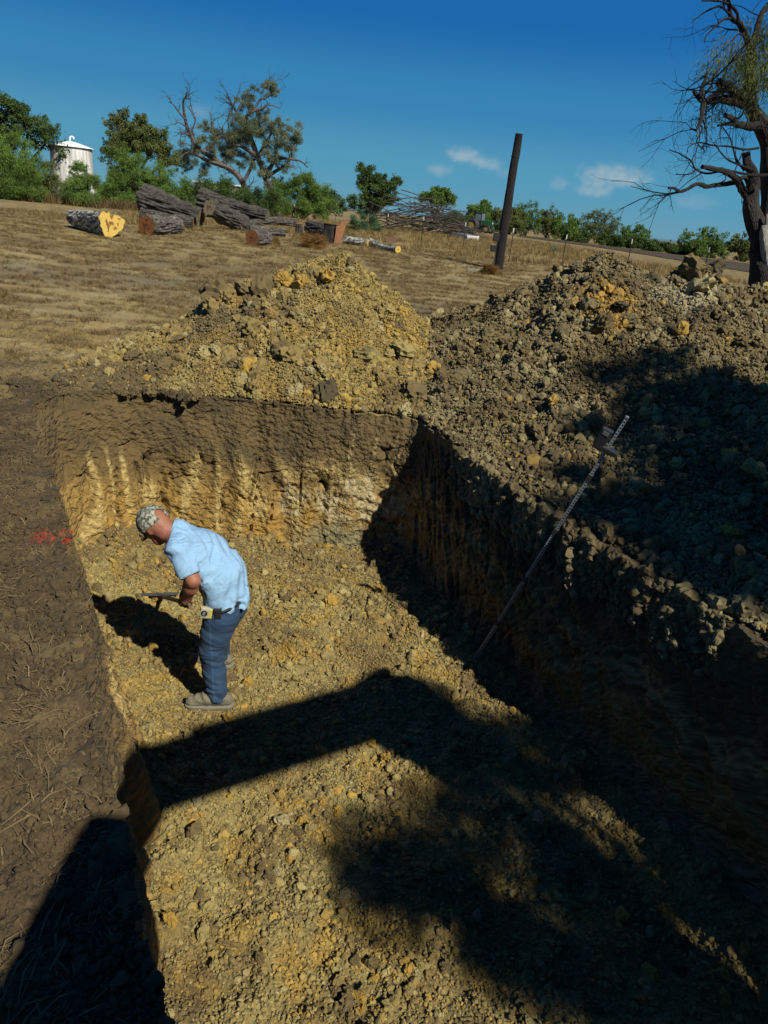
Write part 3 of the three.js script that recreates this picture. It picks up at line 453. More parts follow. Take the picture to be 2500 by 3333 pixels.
function cap(x, y, z, a, b, ra, rb) {
  const bx = b[0] - a[0], by = b[1] - a[1], bz = b[2] - a[2], px = x - a[0], py = y - a[1], pz = z - a[2], t = clamp((px * bx + py * by + pz * bz) / (bx * bx + by * by + bz * bz + 1e-9), 0, 1);
  return Math.hypot(px - bx * t, py - by * t, pz - bz * t) - mix(ra, rb, t);
}
function blend(list, k) { return (x, y, z) => { let d = 9; for (const [a, b, ra, rb] of list) d = smin(d, cap(x, y, z, a, b, ra, rb), k); return d; }; }
const add3 = (a, b, s = 1) => [a[0] + b[0] * s, a[1] + b[1] * s, a[2] + b[2] * s], lerp3 = (a, b, t) => [mix(a[0], b[0], t), mix(a[1], b[1], t), mix(a[2], b[2], t)];
const dot3 = (a, b) => a[0] * b[0] + a[1] * b[1] + a[2] * b[2], norm3 = (a) => { const l = Math.hypot(...a); return [a[0] / l, a[1] / l, a[2] / l]; }, cross3 = (a, b) => [a[1] * b[2] - a[2] * b[1], a[2] * b[0] - a[0] * b[2], a[0] * b[1] - a[1] * b[0]];

// ------------------------------------------------------------------ the man in the pit
const J = { pel: [-1.09, -.70, -4.98], mid: [-1.13, -.48, -4.98], che: [-1.29, -.32, -4.99], nec: [-1.45, -.21, -4.99], head: [-1.60, -.155, -4.99],
  hipL: [-1.10, -.77, -4.89], kneL: [-1.17, -1.06, -4.88], ankL: [-1.115, -1.47, -4.885], hipR: [-1.075, -.79, -5.07], kneR: [-1.19, -1.13, -5.26], ankR: [-1.235, -1.47, -5.43],
  shL: [-1.39, -.25, -4.82], elL: [-1.265, -.43, -4.735], wrL: [-1.345, -.665, -4.865], shR: [-1.44, -.30, -5.16], elR: [-1.40, -.56, -5.28], wrR: [-1.43, -.765, -5.11] };
const LAT = [-.2, 0, .98], TIP = [-2.0, -1.5, -6.39], GRIP = [-1.36, -.725, -4.93];
const HD = norm3(add3(TIP, GRIP, -1)); // direction of the hoe's handle
const CR = norm3([-.70, .66, -.22]); let FA = norm3([-.55, -.78, -.35]); FA = norm3(add3(FA, CR, -dot3(FA, CR))); const SD = cross3(CR, FA); // crown, face, side
const hp = (c, f, s) => add3(add3(add3(J.head, CR, c), FA, f), SD, s);
function fingers(centre, palmDir) { // four fingers and a thumb closed round the handle
  const out = [], e1 = norm3(add3(palmDir, HD, -dot3(palmDir, HD))), e2 = cross3(HD, e1), ring = (s, a, r) => add3(add3(add3(centre, HD, s), e1, Math.cos(a) * r), e2, Math.sin(a) * r);
  [[-.036, .0098, .029], [-.013, .0102, .031], [.010, .0098, .030], [.032, .0085, .027]].forEach(([s, w, r]) => { const a = [.5, 1.5, 2.6, 3.6].map((q) => ring(s, q, r)); out.push([a[0], a[1], w, w * .95], [a[1], a[2], w * .95, w * .88], [a[2], a[3], w * .88, w * .75]); });
  out.push([ring(-.045, -.2, .035), ring(-.035, -1.2, .034), .012, .011], [ring(-.035, -1.2, .034), ring(-.005, -2.1, .03), .011, .0085]);
  const palm = []; for (const s of [-.034, -.012, .010, .030]) palm.push([ring(s, .55, .034), ring(s * .7 - .01, -.25, .048), .016, .018]);
  return [...out, ...palm, [ring(-.02, .1, .046), add3(ring(-.03, 0, .07), HD, -.01), .026, .026]];
}
const handL = fingers(GRIP, norm3(add3(J.wrL, GRIP, -1))), GR = add3(GRIP, HD, .235), handR = fingers(GR, norm3(add3(J.wrR, GR, -1)));
const bodyCaps = [
  [J.pel, J.mid, .12, .11], [J.mid, J.che, .11, .115], [J.che, J.nec, .115, .07], [add3(J.pel, LAT, .07), add3(J.che, LAT, .08), .09, .09], [add3(J.pel, LAT, -.07), add3(J.che, LAT, -.08), .09, .09],
  [J.nec, hp(-.05, -.03, 0), .066, .062], [add3(J.nec, LAT, .04), J.shL, .07, .065], [add3(J.nec, LAT, -.04), J.shR, .07, .065],
  [J.shL, J.elL, .058, .047], [J.elL, lerp3(J.elL, J.wrL, .35), .046, .047], [lerp3(J.elL, J.wrL, .35), J.wrL, .047, .03], [J.shR, J.elR, .058, .047], [J.elR, lerp3(J.elR, J.wrR, .35), .046, .047], [lerp3(J.elR, J.wrR, .35), J.wrR, .047, .03],
  [J.wrL, add3(GRIP, norm3(add3(J.wrL, GRIP, -1)), .05), .03, .027], [J.wrR, add3(GR, norm3(add3(J.wrR, GR, -1)), .05), .03, .027],
  [J.hipL, J.kneL, .085, .06], [J.kneL, J.ankL, .058, .042], [J.hipR, J.kneR, .085, .06], [J.kneR, J.ankR, .058, .042], [J.ankL, add3(J.ankL, [-.12, -.04, .02]), .04, .035], [J.ankR, add3(J.ankR, [-.12, -.04, .01]), .04, .035],
];
const headCaps = [[hp(.02, -.02, 0), hp(.03, .02, 0), .093, .088], [hp(-.03, .035, 0), hp(-.075, .06, 0), .068, .052], [hp(-.09, .085, 0), hp(-.095, .08, 0), .028, .028], [hp(-.02, -.04, 0), hp(-.08, -.03, 0), .07, .066], [hp(.005, .085, .02), hp(.005, .085, -.02), .026, .026]];
const faceCaps = [[hp(-.005, .105, 0), hp(-.035, .125, 0), .011, .017], [hp(-.035, .12, .013), hp(-.035, .12, -.013), .011, .011], [hp(-.066, .105, .02), hp(-.066, .105, -.02), .012, .012], [hp(-.078, .102, .016), hp(-.078, .102, -.016), .012, .012],
  [hp(.012, -.005, .088), hp(-.035, .004, .084), .016, .012], [hp(.012, -.005, -.088), hp(-.035, .004, -.084), .016, .012]];
const man = thing('person', 'man in pale blue shirt, jeans and camouflage cap bending over in the pit', 'person');
{
  const skin = [.245, .098, .05], skinCol = (x, y, z) => { const g = 1 + .22 * fbm3(x * 14, y * 14, z * 14, 3), red = sstep(.1, .3, n3(x * 9, y * 9, z * 9)); return [skin[0] * g, skin[1] * g * (1 - .15 * red), skin[2] * g]; };
  const body = blend(bodyCaps, .035), head = blend(headCaps, .03), face = blend(faceCaps, .008), hl = blend(handL, .006), hr = blend(handR, .006);
  const skinMat = new THREE.MeshPhysicalMaterial({ color: rgb(1, 1, 1), vertexColors: true, roughness: .62, bumpMap: fineBump, bumpScale: .003 });
  const all = (x, y, z) => { let d = smin(body(x, y, z), head(x, y, z), .03); d = smin(d, face(x, y, z), .008); if (x < -1.2 && y < -.55 && z < -4.8) { d = smin(d, hl(x, y, z), .012); d = smin(d, hr(x, y, z), .012); } return d; };
  // one continuous surface: a coarse mesh for trunk and limbs, finer where head and hands are
  part('body', merge([surfaceNets((x, y, z) => Math.max(all(x, y, z), handZone(x, y, z)), [-1.75, -1.6, -5.62], [-.85, .02, -4.6], .011, skinCol),
    surfaceNets((x, y, z) => Math.max(all(x, y, z), -handZone(x, y, z) - .006), [-1.6, -.95, -5.35], [-1.2, -.55, -4.75], .0042, skinCol)]), skinMat, man);
  function handZone(x, y, z) { return .115 - Math.min(Math.hypot(x - GRIP[0], y - GRIP[1], z - GRIP[2]), Math.hypot(x - GR[0], y - GR[1], z - GR[2])); }
  for (const s of [-.033, .033]) { const e = part('eye', new THREE.SphereGeometry(.012, 12, 8), std([.5, .48, .45], .3), man); e.position.set(...hp(-.012, .092, s)); }
  // shirt
  const torso = blend([[add3(J.pel, [.02, .02, 0]), add3(J.mid, [.02, .0, 0]), .145, .145], [J.mid, J.che, .15, .14], [J.che, J.nec, .135, .078], [add3(J.pel, LAT, .085), add3(J.mid, LAT, .085), .115, .118], [add3(J.mid, LAT, .085), add3(J.che, LAT, .10), .118, .12], [add3(J.pel, LAT, -.085), add3(J.mid, LAT, -.085), .115, .118], [add3(J.mid, LAT, -.085), add3(J.che, LAT, -.10), .118, .12], [add3(J.nec, LAT, .05), J.shL, .085, .088], [add3(J.nec, LAT, -.05), J.shR, .085, .088], [J.che, J.shL, .10, .085], [J.che, J.shR, .10, .085]], .05);
  const SL = lerp3(J.shL, J.elL, .86), SR = lerp3(J.shR, J.elR, .86), slv = blend([[J.shL, SL, .086, .082]], .01), srv = blend([[J.shR, SR, .086, .082]], .01);
  const dL = norm3(add3(J.elL, J.shL, -1)), dR = norm3(add3(J.elR, J.shR, -1)), hemN = norm3([.10, -1, -.05]), hemP = add3(J.pel, [0, -.035, 0]), colN = norm3(add3(hp(-.05, -.02, 0), J.nec, -1)), colP = add3(J.nec, colN, .045);
  const fold = (x, y, z) => {
    const a = dot3([x, y, z], [.55, .75, .2]), b = dot3([x, y, z], [-.7, .55, .1]), c = z;
    const w = n3(a * 3, b * 3, c * 3) * .6;
    return .017 * n3(a * 2.6 + w, b * 9 + c * 7 + w, c * 4.5) + .008 * n3(a * 16 + c * 7, b * 5, c * 9) * sstep(-.1, .3, n3(x * 5, y * 5, z * 5)) + .003 * n3(x * 40, y * 40, z * 40) + .018 * sstep(.2, 1, 1 - Math.abs(n3(a * 2.4 + c * 2, b * 6 - c * 5, 3.3)) * 4) * sstep(-.2, .3, n3(x * 4 + 5, y * 4, z * 4));
  };
  const shirtF = (x, y, z) => {
    const f = fold(x, y, z), p = [x, y, z];
    const t = Math.max(torso(x, y, z) + f, dot3(add3(p, hemP, -1), hemN) + .012 * n3(x * 12, 4, z * 12), dot3(add3(p, colP, -1), colN));
    const l = Math.max(slv(x, y, z) + f * .9, dot3(add3(p, SL, -1), dL)), r = Math.max(srv(x, y, z) + f * .9, dot3(add3(p, SR, -1), dR));
    return smin(smin(t, l, .018), r, .018);
  };
  const seam = (x, y, z) => { const d = Math.abs(dot3(add3([x, y, z], J.shL, -1), norm3([.55, -.35, .75])) - .02); return (d < .005 && z > -4.95) ? .8 : 1; };
  part('shirt', surfaceNets(shirtF, [-1.66, -.82, -5.42], [-.82, .02, -4.56], .0095, (x, y, z) => { const g = (1 + .10 * fbm3(x * 7, y * 7, z * 7, 3) + .05 * n3(x * 60, y * 60, z * 60)) * seam(x, y, z); return [.205 * g, .35 * g, .49 * g]; }), std([1, 1, 1], .9, { vertexColors: true, bumpMap: fineBump, bumpScale: .0015 }), man);
  const collar = []; for (let i = 0; i <= 18; i++) { const a = -2.5 + i / 18 * 5, e1 = norm3(cross3(colN, [0, 0, 1])), e2 = cross3(colN, e1); collar.push(add3(add3(add3(colP, e1, Math.cos(a) * .083), e2, Math.sin(a) * .083), colN, -.004)); }
  part('collar', limb(collar, .013, .013, 7, 2, .1), std([.225, .37, .50], .9), man);
  // jeans
  const jeans = blend([[add3(J.pel, LAT, .07), J.hipL, .118, .118], [add3(J.pel, LAT, -.07), J.hipR, .118, .118], [add3(J.pel, LAT, .06), add3(J.pel, LAT, -.06), .122, .122], [J.hipL, lerp3(J.hipL, J.kneL, .5), .122, .108], [lerp3(J.hipL, J.kneL, .5), J.kneL, .108, .09], [J.kneL, lerp3(J.kneL, J.ankL, .5), .088, .083], [lerp3(J.kneL, J.ankL, .5), add3(J.ankL, [0, .02, 0]), .083, .078], [J.hipR, J.kneR, .12, .09], [J.kneR, add3(J.ankR, [0, .02, 0]), .088, .078]], .03);
  const jf = (x, y, z) => Math.max(jeans(x, y, z) + .006 * n3(x * 6, y * 22 + x * 8, z * 6) + .012 * sstep(-1.3, -1.46, y) * Math.sin(y * 95 + 4 * n3(x * 9, y * 9, z * 9)) * .8 + .007 * (1 - sstep(.05, .14, Math.abs(y + 1.06))) * n3(x * 9, y * 40, z * 9), -1.485 - y, dot3(add3([x, y, z], add3(J.pel, [0, .10, 0]), -1), [-.3, .95, 0]));
  part('jeans', surfaceNets(jf, [-1.42, -1.53, -5.6], [-.86, -.5, -4.66], .0095, (x, y, z) => { const g = 1 + .18 * fbm3(x * 6, y * 6, z * 6, 3) + .06 * n3(x * 70, y * 70, z * 70), worn = sstep(.0, .4, fbm3(x * 3, y * 2, z * 3 + 3, 2)) * .5; const sm = (Math.abs(x + 1.145 + .05 * (y + 1)) < .0055 && z > -4.9) ? 1.6 : 1; return [mix(.016, .03, worn) * g * sm, mix(.038, .06, worn) * g * sm, mix(.075, .105, worn) * g * sm]; }), std([.8, .95, 1.0], .92, { vertexColors: true, bumpMap: fineBump, bumpScale: .0015 }), man);
  // shoes
  for (const [k, t] of [[J.ankL, [-.17, 0, .028]], [J.ankR, [-.17, 0, .012]]]) {
    const g = [k[0] + .02, -1.52, k[2]], toe = add3(g, t, 1.25), heel = add3(g, t, -.28), mid = add3(g, t, .5);
    const sh = blend([[add3(heel, [0, .03, 0]), add3(mid, [0, .045, 0]), .048, .052], [add3(mid, [0, .04, 0]), add3(toe, [0, .012, 0]), .052, .044], [add3(g, [-.01, .04, 0]), add3(k, [0, -.01, 0]), .052, .056]], .03);
    part('shoe', surfaceNets((x, y, z) => Math.max(sh(x, y, z) + .004 * n3(x * 30, y * 30, z * 30) + .004 * Math.sin((x * .8 + y) * 110) * sstep(-1.51, -1.47, y), -1.545 - y), [toe[0] - .1, -1.6, g[2] - .12], [heel[0] + .1, -1.38, g[2] + .12], .007, (x, y, z) => { const q = 1 + .3 * fbm3(x * 20, y * 20, z * 20, 3); return [.13 * q, .115 * q, .075 * q]; }), std([1, 1, 1], .85, { vertexColors: true }), man);
    const so = blend([[add3(heel, [.004, -.012, 0]), add3(mid, [0, -.012, 0]), .046, .05], [add3(mid, [0, -.012, 0]), add3(toe, [0, -.008, 0]), .05, .045]], .02);
    part('sole', surfaceNets((x, y, z) => Math.max(so(x, y, z) - .006, y + 1.527, -1.562 - y), [toe[0] - .1, -1.6, g[2] - .12], [heel[0] + .12, -1.48, g[2] + .12], .007), std([.16, .145, .105], .9), man);
  }
  // camouflage cap: open at the back, peak over the face
  const dome = (x, y, z) => { const p = add3([x, y, z], hp(.035, 0, 0), -1), c = dot3(p, CR), f = dot3(p, FA), s = dot3(p, SD); return (Math.hypot(c / 1.0, f / 1.08, s / .96) - .112) ; };
  const capF = (x, y, z) => { const p = add3([x, y, z], J.head, -1), c = dot3(p, CR), f = dot3(p, FA), s = dot3(p, SD), d = dome(x, y, z), shell = Math.abs(d + .003) - .0055, hole = Math.hypot((c - .035) * 1.15, f + .11, s) - .043; return Math.max(shell + .002 * n3(x * 30, y * 30, z * 30), -.004 - c + .02 * (f < 0 ? f * .3 : 0), -hole); };
  const camo = (x, y, z) => { const q = 70, a = n3(Math.floor(x * q) * .31, Math.floor(y * q) * .31, Math.floor(z * q) * .31), b = n3(Math.floor(x * q) * .45 + 9, Math.floor(y * q) * .45, Math.floor(z * q) * .45); return a > .28 ? [.30, .30, .24] : b > .2 ? [.045, .05, .034] : a < -.35 ? [.16, .16, .115] : [.088, .095, .062]; };
  const capMat = std([1, 1, 1], .92, { vertexColors: true }), o = J.head;
  part('cap', surfaceNets(capF, [o[0] - .2, o[1] - .18, o[2] - .18], [o[0] + .17, o[1] + .2, o[2] + .18], .005, camo), capMat, man);
  part('cap_peak', surfaceNets((x, y, z) => { const p = add3([x, y, z], J.head, -1), c = dot3(p, CR) - .004 + .9 * dot3(p, SD) ** 2 / .1 * .25 + .25 * Math.max(0, dot3(p, FA) - .1), f = dot3(p, FA), s = dot3(p, SD); return Math.max(Math.abs(c) - .006, Math.hypot(Math.max(0, f - .1) / 1.05, s) - .082, .085 - f); }, [o[0] - .25, o[1] - .28, o[2] - .22], [o[0] + .12, o[1] + .12, o[2] + .16], .005, camo), capMat, man);
  // belt with the things clipped to it
  const belt = []; for (let i = 0; i <= 28; i++) { const a = i / 28 * Math.PI * 2, x = J.pel[0] + Math.cos(a) * .122, z = J.pel[2] + Math.sin(a) * .187; belt.push([x, J.pel[1] + .005 + .04 * Math.cos(a), z]); }
  part('belt', limb(belt, .017, .017, 6, 1, 0), std([.02, .016, .013], .6), man);
  const tp = thing('tape_measure', 'yellow and grey tape measure clipped to the belt of the jeans', 'tape measure', [-1.185, -.70, -4.785], .22); tp.rotation.z = -.12;
  part('case', box(.082, .088, .042, 0, 0, 0, .012), std([.33, .31, .22], .4), tp);
  part('grip', box(.024, .075, .047, .031, 0, 0, .008), std([.42, .36, .06], .5), tp);
  { const cv = document.createElement('canvas'); cv.width = cv.height = 128; const g = cv.getContext('2d'); g.fillStyle = '#8d8b72'; g.fillRect(0, 0, 128, 128); g.fillStyle = '#1d1c18'; g.beginPath(); g.arc(64, 64, 50, 0, 6.3); g.fill(); g.fillStyle = '#a9a58a'; g.font = 'bold 40px sans-serif'; g.textAlign = 'center'; g.save(); g.translate(64, 64); g.rotate(-1.25); g.fillText('ISS', 0, 14); g.restore(); const t = new THREE.CanvasTexture(cv); t.colorSpace = THREE.SRGBColorSpace; const f = part('face_plate', new THREE.CircleGeometry(.03, 24), new THREE.MeshStandardMaterial({ map: t, roughness: .5 }), tp); f.position.set(-.014, 0, .0225); }
  part('belt_clip', box(.02, .06, .008, 0, .01, -.026, .002), std([.2, .2, .2], .35, { metalness: .9 }), tp);
  const pc = thing('phone_pouch', 'black leather pouch on the belt beside the tape measure', 'pouch', [-1.10, -.70, -4.782], .1);
  part('pouch', box(.05, .085, .034, 0, 0, 0, .01), std([.016, .015, .015], .45), pc); part('flap', box(.053, .032, .04, 0, .03, 0, .008), std([.02, .018, .018], .4), pc);
}
{ // wide-bladed hoe held in both hands
  const h = thing('hoe', 'long handled hoe with a wide thin blade held by the bending man', 'hoe');
  const butt = add3(GRIP, HD, -.13), tipE = add3(TIP, HD, -.02);
  part('handle', limb([butt, lerp3(butt, tipE, .33), lerp3(butt, tipE, .66), tipE], .0175, .0165, 10, 4, .02), std([.09, .065, .035], .6, { bumpMap: barkBump, bumpScale: .0006 }), h);
  const y = -1.49, bl = part('blade', merge([beam([-2.24, y, -6.35], [-1.86, y + .015, -6.43], .05, .006), beam([-2.24, y + .004, -6.35], [-1.86, y + .019, -6.43], .01, .018)]), std([.10, .10, .095], .6, { metalness: .6 }), h);
  part('socket', limb([add3(TIP, HD, -.12), add3(TIP, HD, -.03), [-2.06, y + .01, -6.4]], .021, .013, 8, 3, .02), std([.09, .09, .09], .5, { metalness: .7 }), h);
}
{ // graduated aluminium rod leaning on the shaded side of the pit
  const a = V(.91, -1.54, -5.85), b = V(1.555, .94, -5.07), t = thing('measuring_rod', 'grey graduated metal measuring rod leaning from pit floor over the shaded bank', 'measuring rod', [a.x, a.y, a.z]);
  const dir = b.clone().sub(a), L = dir.length(); dir.normalize();
  const face = camera.position.clone().sub(a.clone().lerp(b, .5)); face.sub(dir.clone().multiplyScalar(face.dot(dir))).normalize(); const side = dir.clone().cross(face).normalize();
  t.quaternion.setFromRotationMatrix(new THREE.Matrix4().makeBasis(side, dir, face));
  const cv = document.createElement('canvas'); cv.width = 64; cv.height = 1024; const g = cv.getContext('2d'); g.fillStyle = '#8d9598'; g.fillRect(0, 0, 64, 1024); g.fillStyle = '#16181a';
  for (let i = 0; i < 20; i++) g.fillRect(i % 5 ? 22 : 4, i * 51 + 4, i % 5 ? 38 : 56, 22);
  g.font = 'bold 40px sans-serif'; for (let i = 0; i < 4; i++) g.fillText(String(8 - i), 2, i * 255 + 92);
  const tx = new THREE.CanvasTexture(cv); tx.colorSpace = THREE.SRGBColorSpace; tx.wrapT = THREE.RepeatWrapping;
  const alu = std([.30, .32, .33], .5, { metalness: .7 }), n = 5;
  for (let i = 0; i < n; i++) { // telescoping sections, each narrower
    const y0 = L * i / n, h = L / n, w = .031 - i * .002, s = part('section', box(w, h - .006, .022 - i * .0015, 0, y0 + h / 2, 0, .003), alu, t);
    const f = part('scale', new THREE.PlaneGeometry(w * .82, h - .03), new THREE.MeshStandardMaterial({ map: tx, roughness: .5, metalness: .2 }), s); f.position.set(0, y0 + h / 2, .0125 - i * .00075);
    if (i) part('lock_collar', box(w + .012, .05, .032, 0, y0, 0, .004), std([.03, .03, .032], .5), t);
  }
  const det = part('laser_detector', box(.075, .17, .045, -.062, L * .915, .01, .01), std([.02, .021, .022], .45), t);
  part('clamp', box(.13, .035, .055, .01, L * .895, .006, .006), std([.025, .025, .026], .5), t);
  part('display', box(.045, .03, .004, -.062, L * .935, .034, .0015), std([.10, .12, .11], .25), det);
}

// ------------------------------------------------------------------ plants
const barkMat = std([.085, .07, .05], .95, { bumpMap: barkBump, bumpScale: .02 });
const barkDark = std([.022, .018, .014], .95, { bumpMap: barkBump, bumpScale: .03 });
const barkGrey = std([.10, .09, .077], .95, { bumpMap: barkBump, bumpScale: .02 });
function leafMat(c) { return new THREE.MeshPhysicalMaterial({ color: rgb(...c), roughness: .85, specularIntensity: .25, transmission: .3, thickness: 0, vertexColors: true, side: THREE.DoubleSide }); }
const leafFresh = leafMat([.095, .165, .03]), leafOlive = leafMat([.10, .125, .034]), leafGrey = leafMat([.13, .155, .085]), leafDark = leafMat([.058, .10, .024]), leafBlue = leafMat([.08, .14, .065]);
// foliage: small pointed leaves gathered in clumps; sprays hang in one direction per clump
function foliage(clumps, n, size, r, droop = .3, thin = .32) {
  const P = [], I = [], C = [], U = []; let tot = 0; for (const c of clumps) tot += c[3] ** 2 * (c[4] ?? 1);
  for (const c of clumps) {
    const k = Math.round(n * 2.3 * c[3] ** 2 * (c[4] ?? 1) / tot), tone = .8 + r() * .4, dir = V(r() - .5, (r() - .5) * .5 - droop, r() - .5).normalize();
    for (let i = 0; i < k; i++) {
      const v = V(r() - .5, r() - .5, r() - .5).normalize().multiplyScalar(c[3] * Math.pow(r(), .6) * (r() < .12 ? 1.5 : 1)); v.y *= .85;
      const d = dir.clone().multiplyScalar(.8).add(V(r() - .5, r() - .5, r() - .5)).normalize(), s = V(r() - .5, r() - .5, r() - .5).cross(d).normalize(), L = size * .68 * (.5 + r() * .9), w = L * thin * .8;
      const x = c[0] + v.x, y = c[1] + v.y, z = c[2] + v.z, o = P.length / 3;
      P.push(x + s.x * w, y + s.y * w, z + s.z * w, x - s.x * w, y - s.y * w, z - s.z * w, x + d.x * L, y + d.y * L, z + d.z * L);
      I.push(o, o + 1, o + 2); U.push(0, 0, 1, 0, 1, 1); const t = tone * (.75 + r() * .5), w2 = .9 + r() * .25; for (let q = 0; q < 3; q++) C.push(t * w2, t, t * .95);
    }
  }
  return mesh(P, I, U, C);
}
// a grown tree or shrub: stems reach clumps spread through a set of lobes
function plant(name, label, category, pos, o, group) {
  const t = thing(name, label, category, pos, 0, group), r = rng(o.seed), clumps = [], wood = [];
  const lobes = o.lobes, stems = [];
  const ns = o.stems ?? 3; for (let i = 0; i < ns; i++) stems.push([(r() - .5) * o.base, 0, (r() - .5) * o.base]);
  for (const [lx, ly, lz, rx, ry] of lobes) {
    const m = Math.max(4, Math.round((o.clumps ?? 26) * rx * ry)), top = [lx, ly - ry * .35, lz], st = stems[Math.floor(r() * ns)];
    const bend = [mix(st[0], top[0], .35) + (r() - .5) * .3, top[1] * .5, mix(st[2], top[2], .35) + (r() - .5) * .3], rr = (o.trunk ?? .07) * (.5 + .5 * Math.min(1, rx));
    wood.push(limb([[st[0], -.1, st[2]], bend, top], rr, rr * .4, 6, 4, .15, r() * 9));
    for (let i = 0; i < m; i++) {
      const v = V(r() - .5, r() - .5, r() - .5).normalize().multiplyScalar(Math.pow(r(), .4)), c = [lx + v.x * rx, Math.max(.15, ly + v.y * ry), lz + v.z * rx, (o.clump ?? .32) * (.6 + r() * .8)];
      clumps.push(c); if (r() < (o.twigs ?? .5)) { const mid = lerp3(top, c, .5); wood.push(limb([top, [mid[0] + (r() - .5) * .2, mid[1] + (r() - .5) * .2 + .05, mid[2] + (r() - .5) * .2], [c[0], c[1], c[2]]], rr * .32, rr * .08, 4, 2, 0, r())); }
      if (o.spikes && r() < o.spikes) clumps.push([c[0] + v.x * .25, c[1] + v.y * .3 + .12, c[2] + v.z * .2, c[3] * .45]);
    }
  }
  part('trunk', merge(wood), o.bark ?? barkMat, t); part('crown', foliage(clumps, o.leaves, o.leaf, r, o.droop ?? .3, o.thin ?? .32), o.mat, t);
  return t;
}
const G = (x, z) => land(x, z);
plant('shrub', 'feathery bright green shrub in front of the dark tree left of the tank', 'shrub', [-21.7, G(22, 44), -44.4], { seed: 1, base: .8, stems: 5, lobes: [[-.4, 2.3, 0, 1.5, 1.2], [.6, 1.6, .3, 1.2, 1.0], [-.9, 1.1, .6, 1.2, .9], [.9, .8, .6, .9, .7], [-.1, .8, .9, 1.2, .7], [.1, 3.1, -.2, .7, .5]], leaves: 20000, leaf: .17, clump: .34, mat: leafFresh, thin: .16, droop: .5, spikes: .4 });
plant('oak_tree', 'dark small leaved tree rising behind the feathery shrub left of tank', 'tree', [-23.6, G(23, 48), -48.5], { seed: 2, base: .5, stems: 2, trunk: .16, lobes: [[-.6, 4.2, 0, 1.7, 1.1], [1.1, 4.1, 0, 1.3, .8], [2.1, 3.4, .2, .9, .7], [.2, 5.0, 0, 1.0, .6], [-1, 3, 0, 1.4, 1.0], [2.9, 2.8, 0, .5, .5]], leaves: 12000, leaf: .15, clump: .3, mat: leafDark, thin: .4, spikes: .3 });
plant('shrub', 'brownish olive thin shrub standing at the left foot of the tank', 'shrub', [-20.6, G(20, 46), -46.4], { seed: 3, base: .9, stems: 6, trunk: .04, lobes: [[0, 1.5, 0, .9, .9], [-.6, .9, .2, .8, .7], [.7, .9, .2, .7, .8], [.3, .4, .5, .9, .4]], leaves: 8000, leaf: .14, clump: .26, mat: leafOlive, thin: .14, twigs: .9, spikes: .3 });
plant('shrub', 'light green feathery shrub standing in front of the white tank', 'shrub', [-18.5, G(18, 46), -45.6], { seed: 4, base: .6, stems: 5, trunk: .045, lobes: [[.1, 1.6, 0, .5, .55], [.4, 1.1, .2, .7, .6], [-.2, .8, .2, .7, .6], [.6, .65, .4, .7, .5], [0, .45, .5, .9, .4], [-.25, 2.0, 0, .25, .35]], leaves: 11000, leaf: .15, clump: .28, mat: leafFresh, thin: .16, droop: .4, spikes: .4 });
plant('mesquite_tree', 'olive brown mesquite tree standing behind the widest green shrub', 'tree', [-19.2, G(19, 56), -56], { seed: 5, base: .6, stems: 3, trunk: .18, lobes: [[-.3, 4.6, 0, 1.5, 1.2], [.6, 4.2, 0, 1.5, 1.1], [-1.0, 3.4, 0, 1.2, 1.0], [1.7, 4.3, 0, .9, .8], [2.2, 3.3, 0, 1.0, .8], [-.8, 5.5, 0, .5, .5], [.8, 5.3, 0, .5, .5]], leaves: 16000, leaf: .16, clump: .32, mat: leafOlive, thin: .36, twigs: .8, spikes: .6 });
plant('shrub', 'widest bright green feathery shrub standing behind the cut logs', 'shrub', [-16.4, G(17, 50), -49.8], { seed: 6, base: 2.6, stems: 8, lobes: [[-1.2, 2.2, 0, 1.2, 1.1], [.1, 2.0, 0, 1.3, 1.1], [1.3, 1.6, .2, 1.2, 1.0], [2.2, 1.2, .2, .9, .8], [-1.6, 1.2, .5, 1.1, .9], [-.4, 1.0, .7, 1.3, .8], [1.2, .8, .8, 1.3, .7], [-1.0, .5, .9, 1.2, .5], [.6, .5, 1, 1.2, .5], [-2.1, .7, .4, .7, .6]], leaves: 34000, leaf: .17, clump: .34, mat: leafFresh, thin: .16, droop: .45, spikes: .4 });
plant('shrub', 'low dark green thicket below the half bare tree', 'shrub', [-12.6, G(13, 56), -56.6], { seed: 7, base: 4.2, stems: 8, trunk: .05, lobes: [[-2.4, 1.3, 0, 1.2, .9], [-1.1, 1.1, .2, 1.2, .9], [.2, 1.3, 0, 1.2, .8], [1.4, 1.1, .2, 1.2, .8], [2.5, 1.2, 0, 1.1, .9], [-1.8, .5, .7, 1.3, .5], [.3, .5, .8, 1.5, .5], [2.1, .5, .6, 1.2, .5], [-.4, 1.9, -.3, .7, .5]], leaves: 26000, leaf: .18, clump: .36, mat: leafDark, thin: .2, spikes: .4 });
plant('shrub', 'rounded green feathery shrub right of the half bare tree', 'shrub', [-9.2, G(10, 68), -68], { seed: 8, base: 2.6, stems: 7, trunk: .06, lobes: [[-1.3, 2.2, 0, 1.2, 1.0], [0, 2.5, 0, 1.2, .9], [1.1, 2.0, 0, 1.2, 1.0], [2.0, 1.3, .2, 1.0, .8], [-2.1, 1.3, .2, 1.2, .9], [-.6, 1.0, .6, 1.4, .8], [1.0, .9, .6, 1.4, .7], [.1, 3.2, 0, .6, .5]], leaves: 26000, leaf: .19, clump: .4, mat: leafFresh, thin: .17, droop: .4, spikes: .4 });
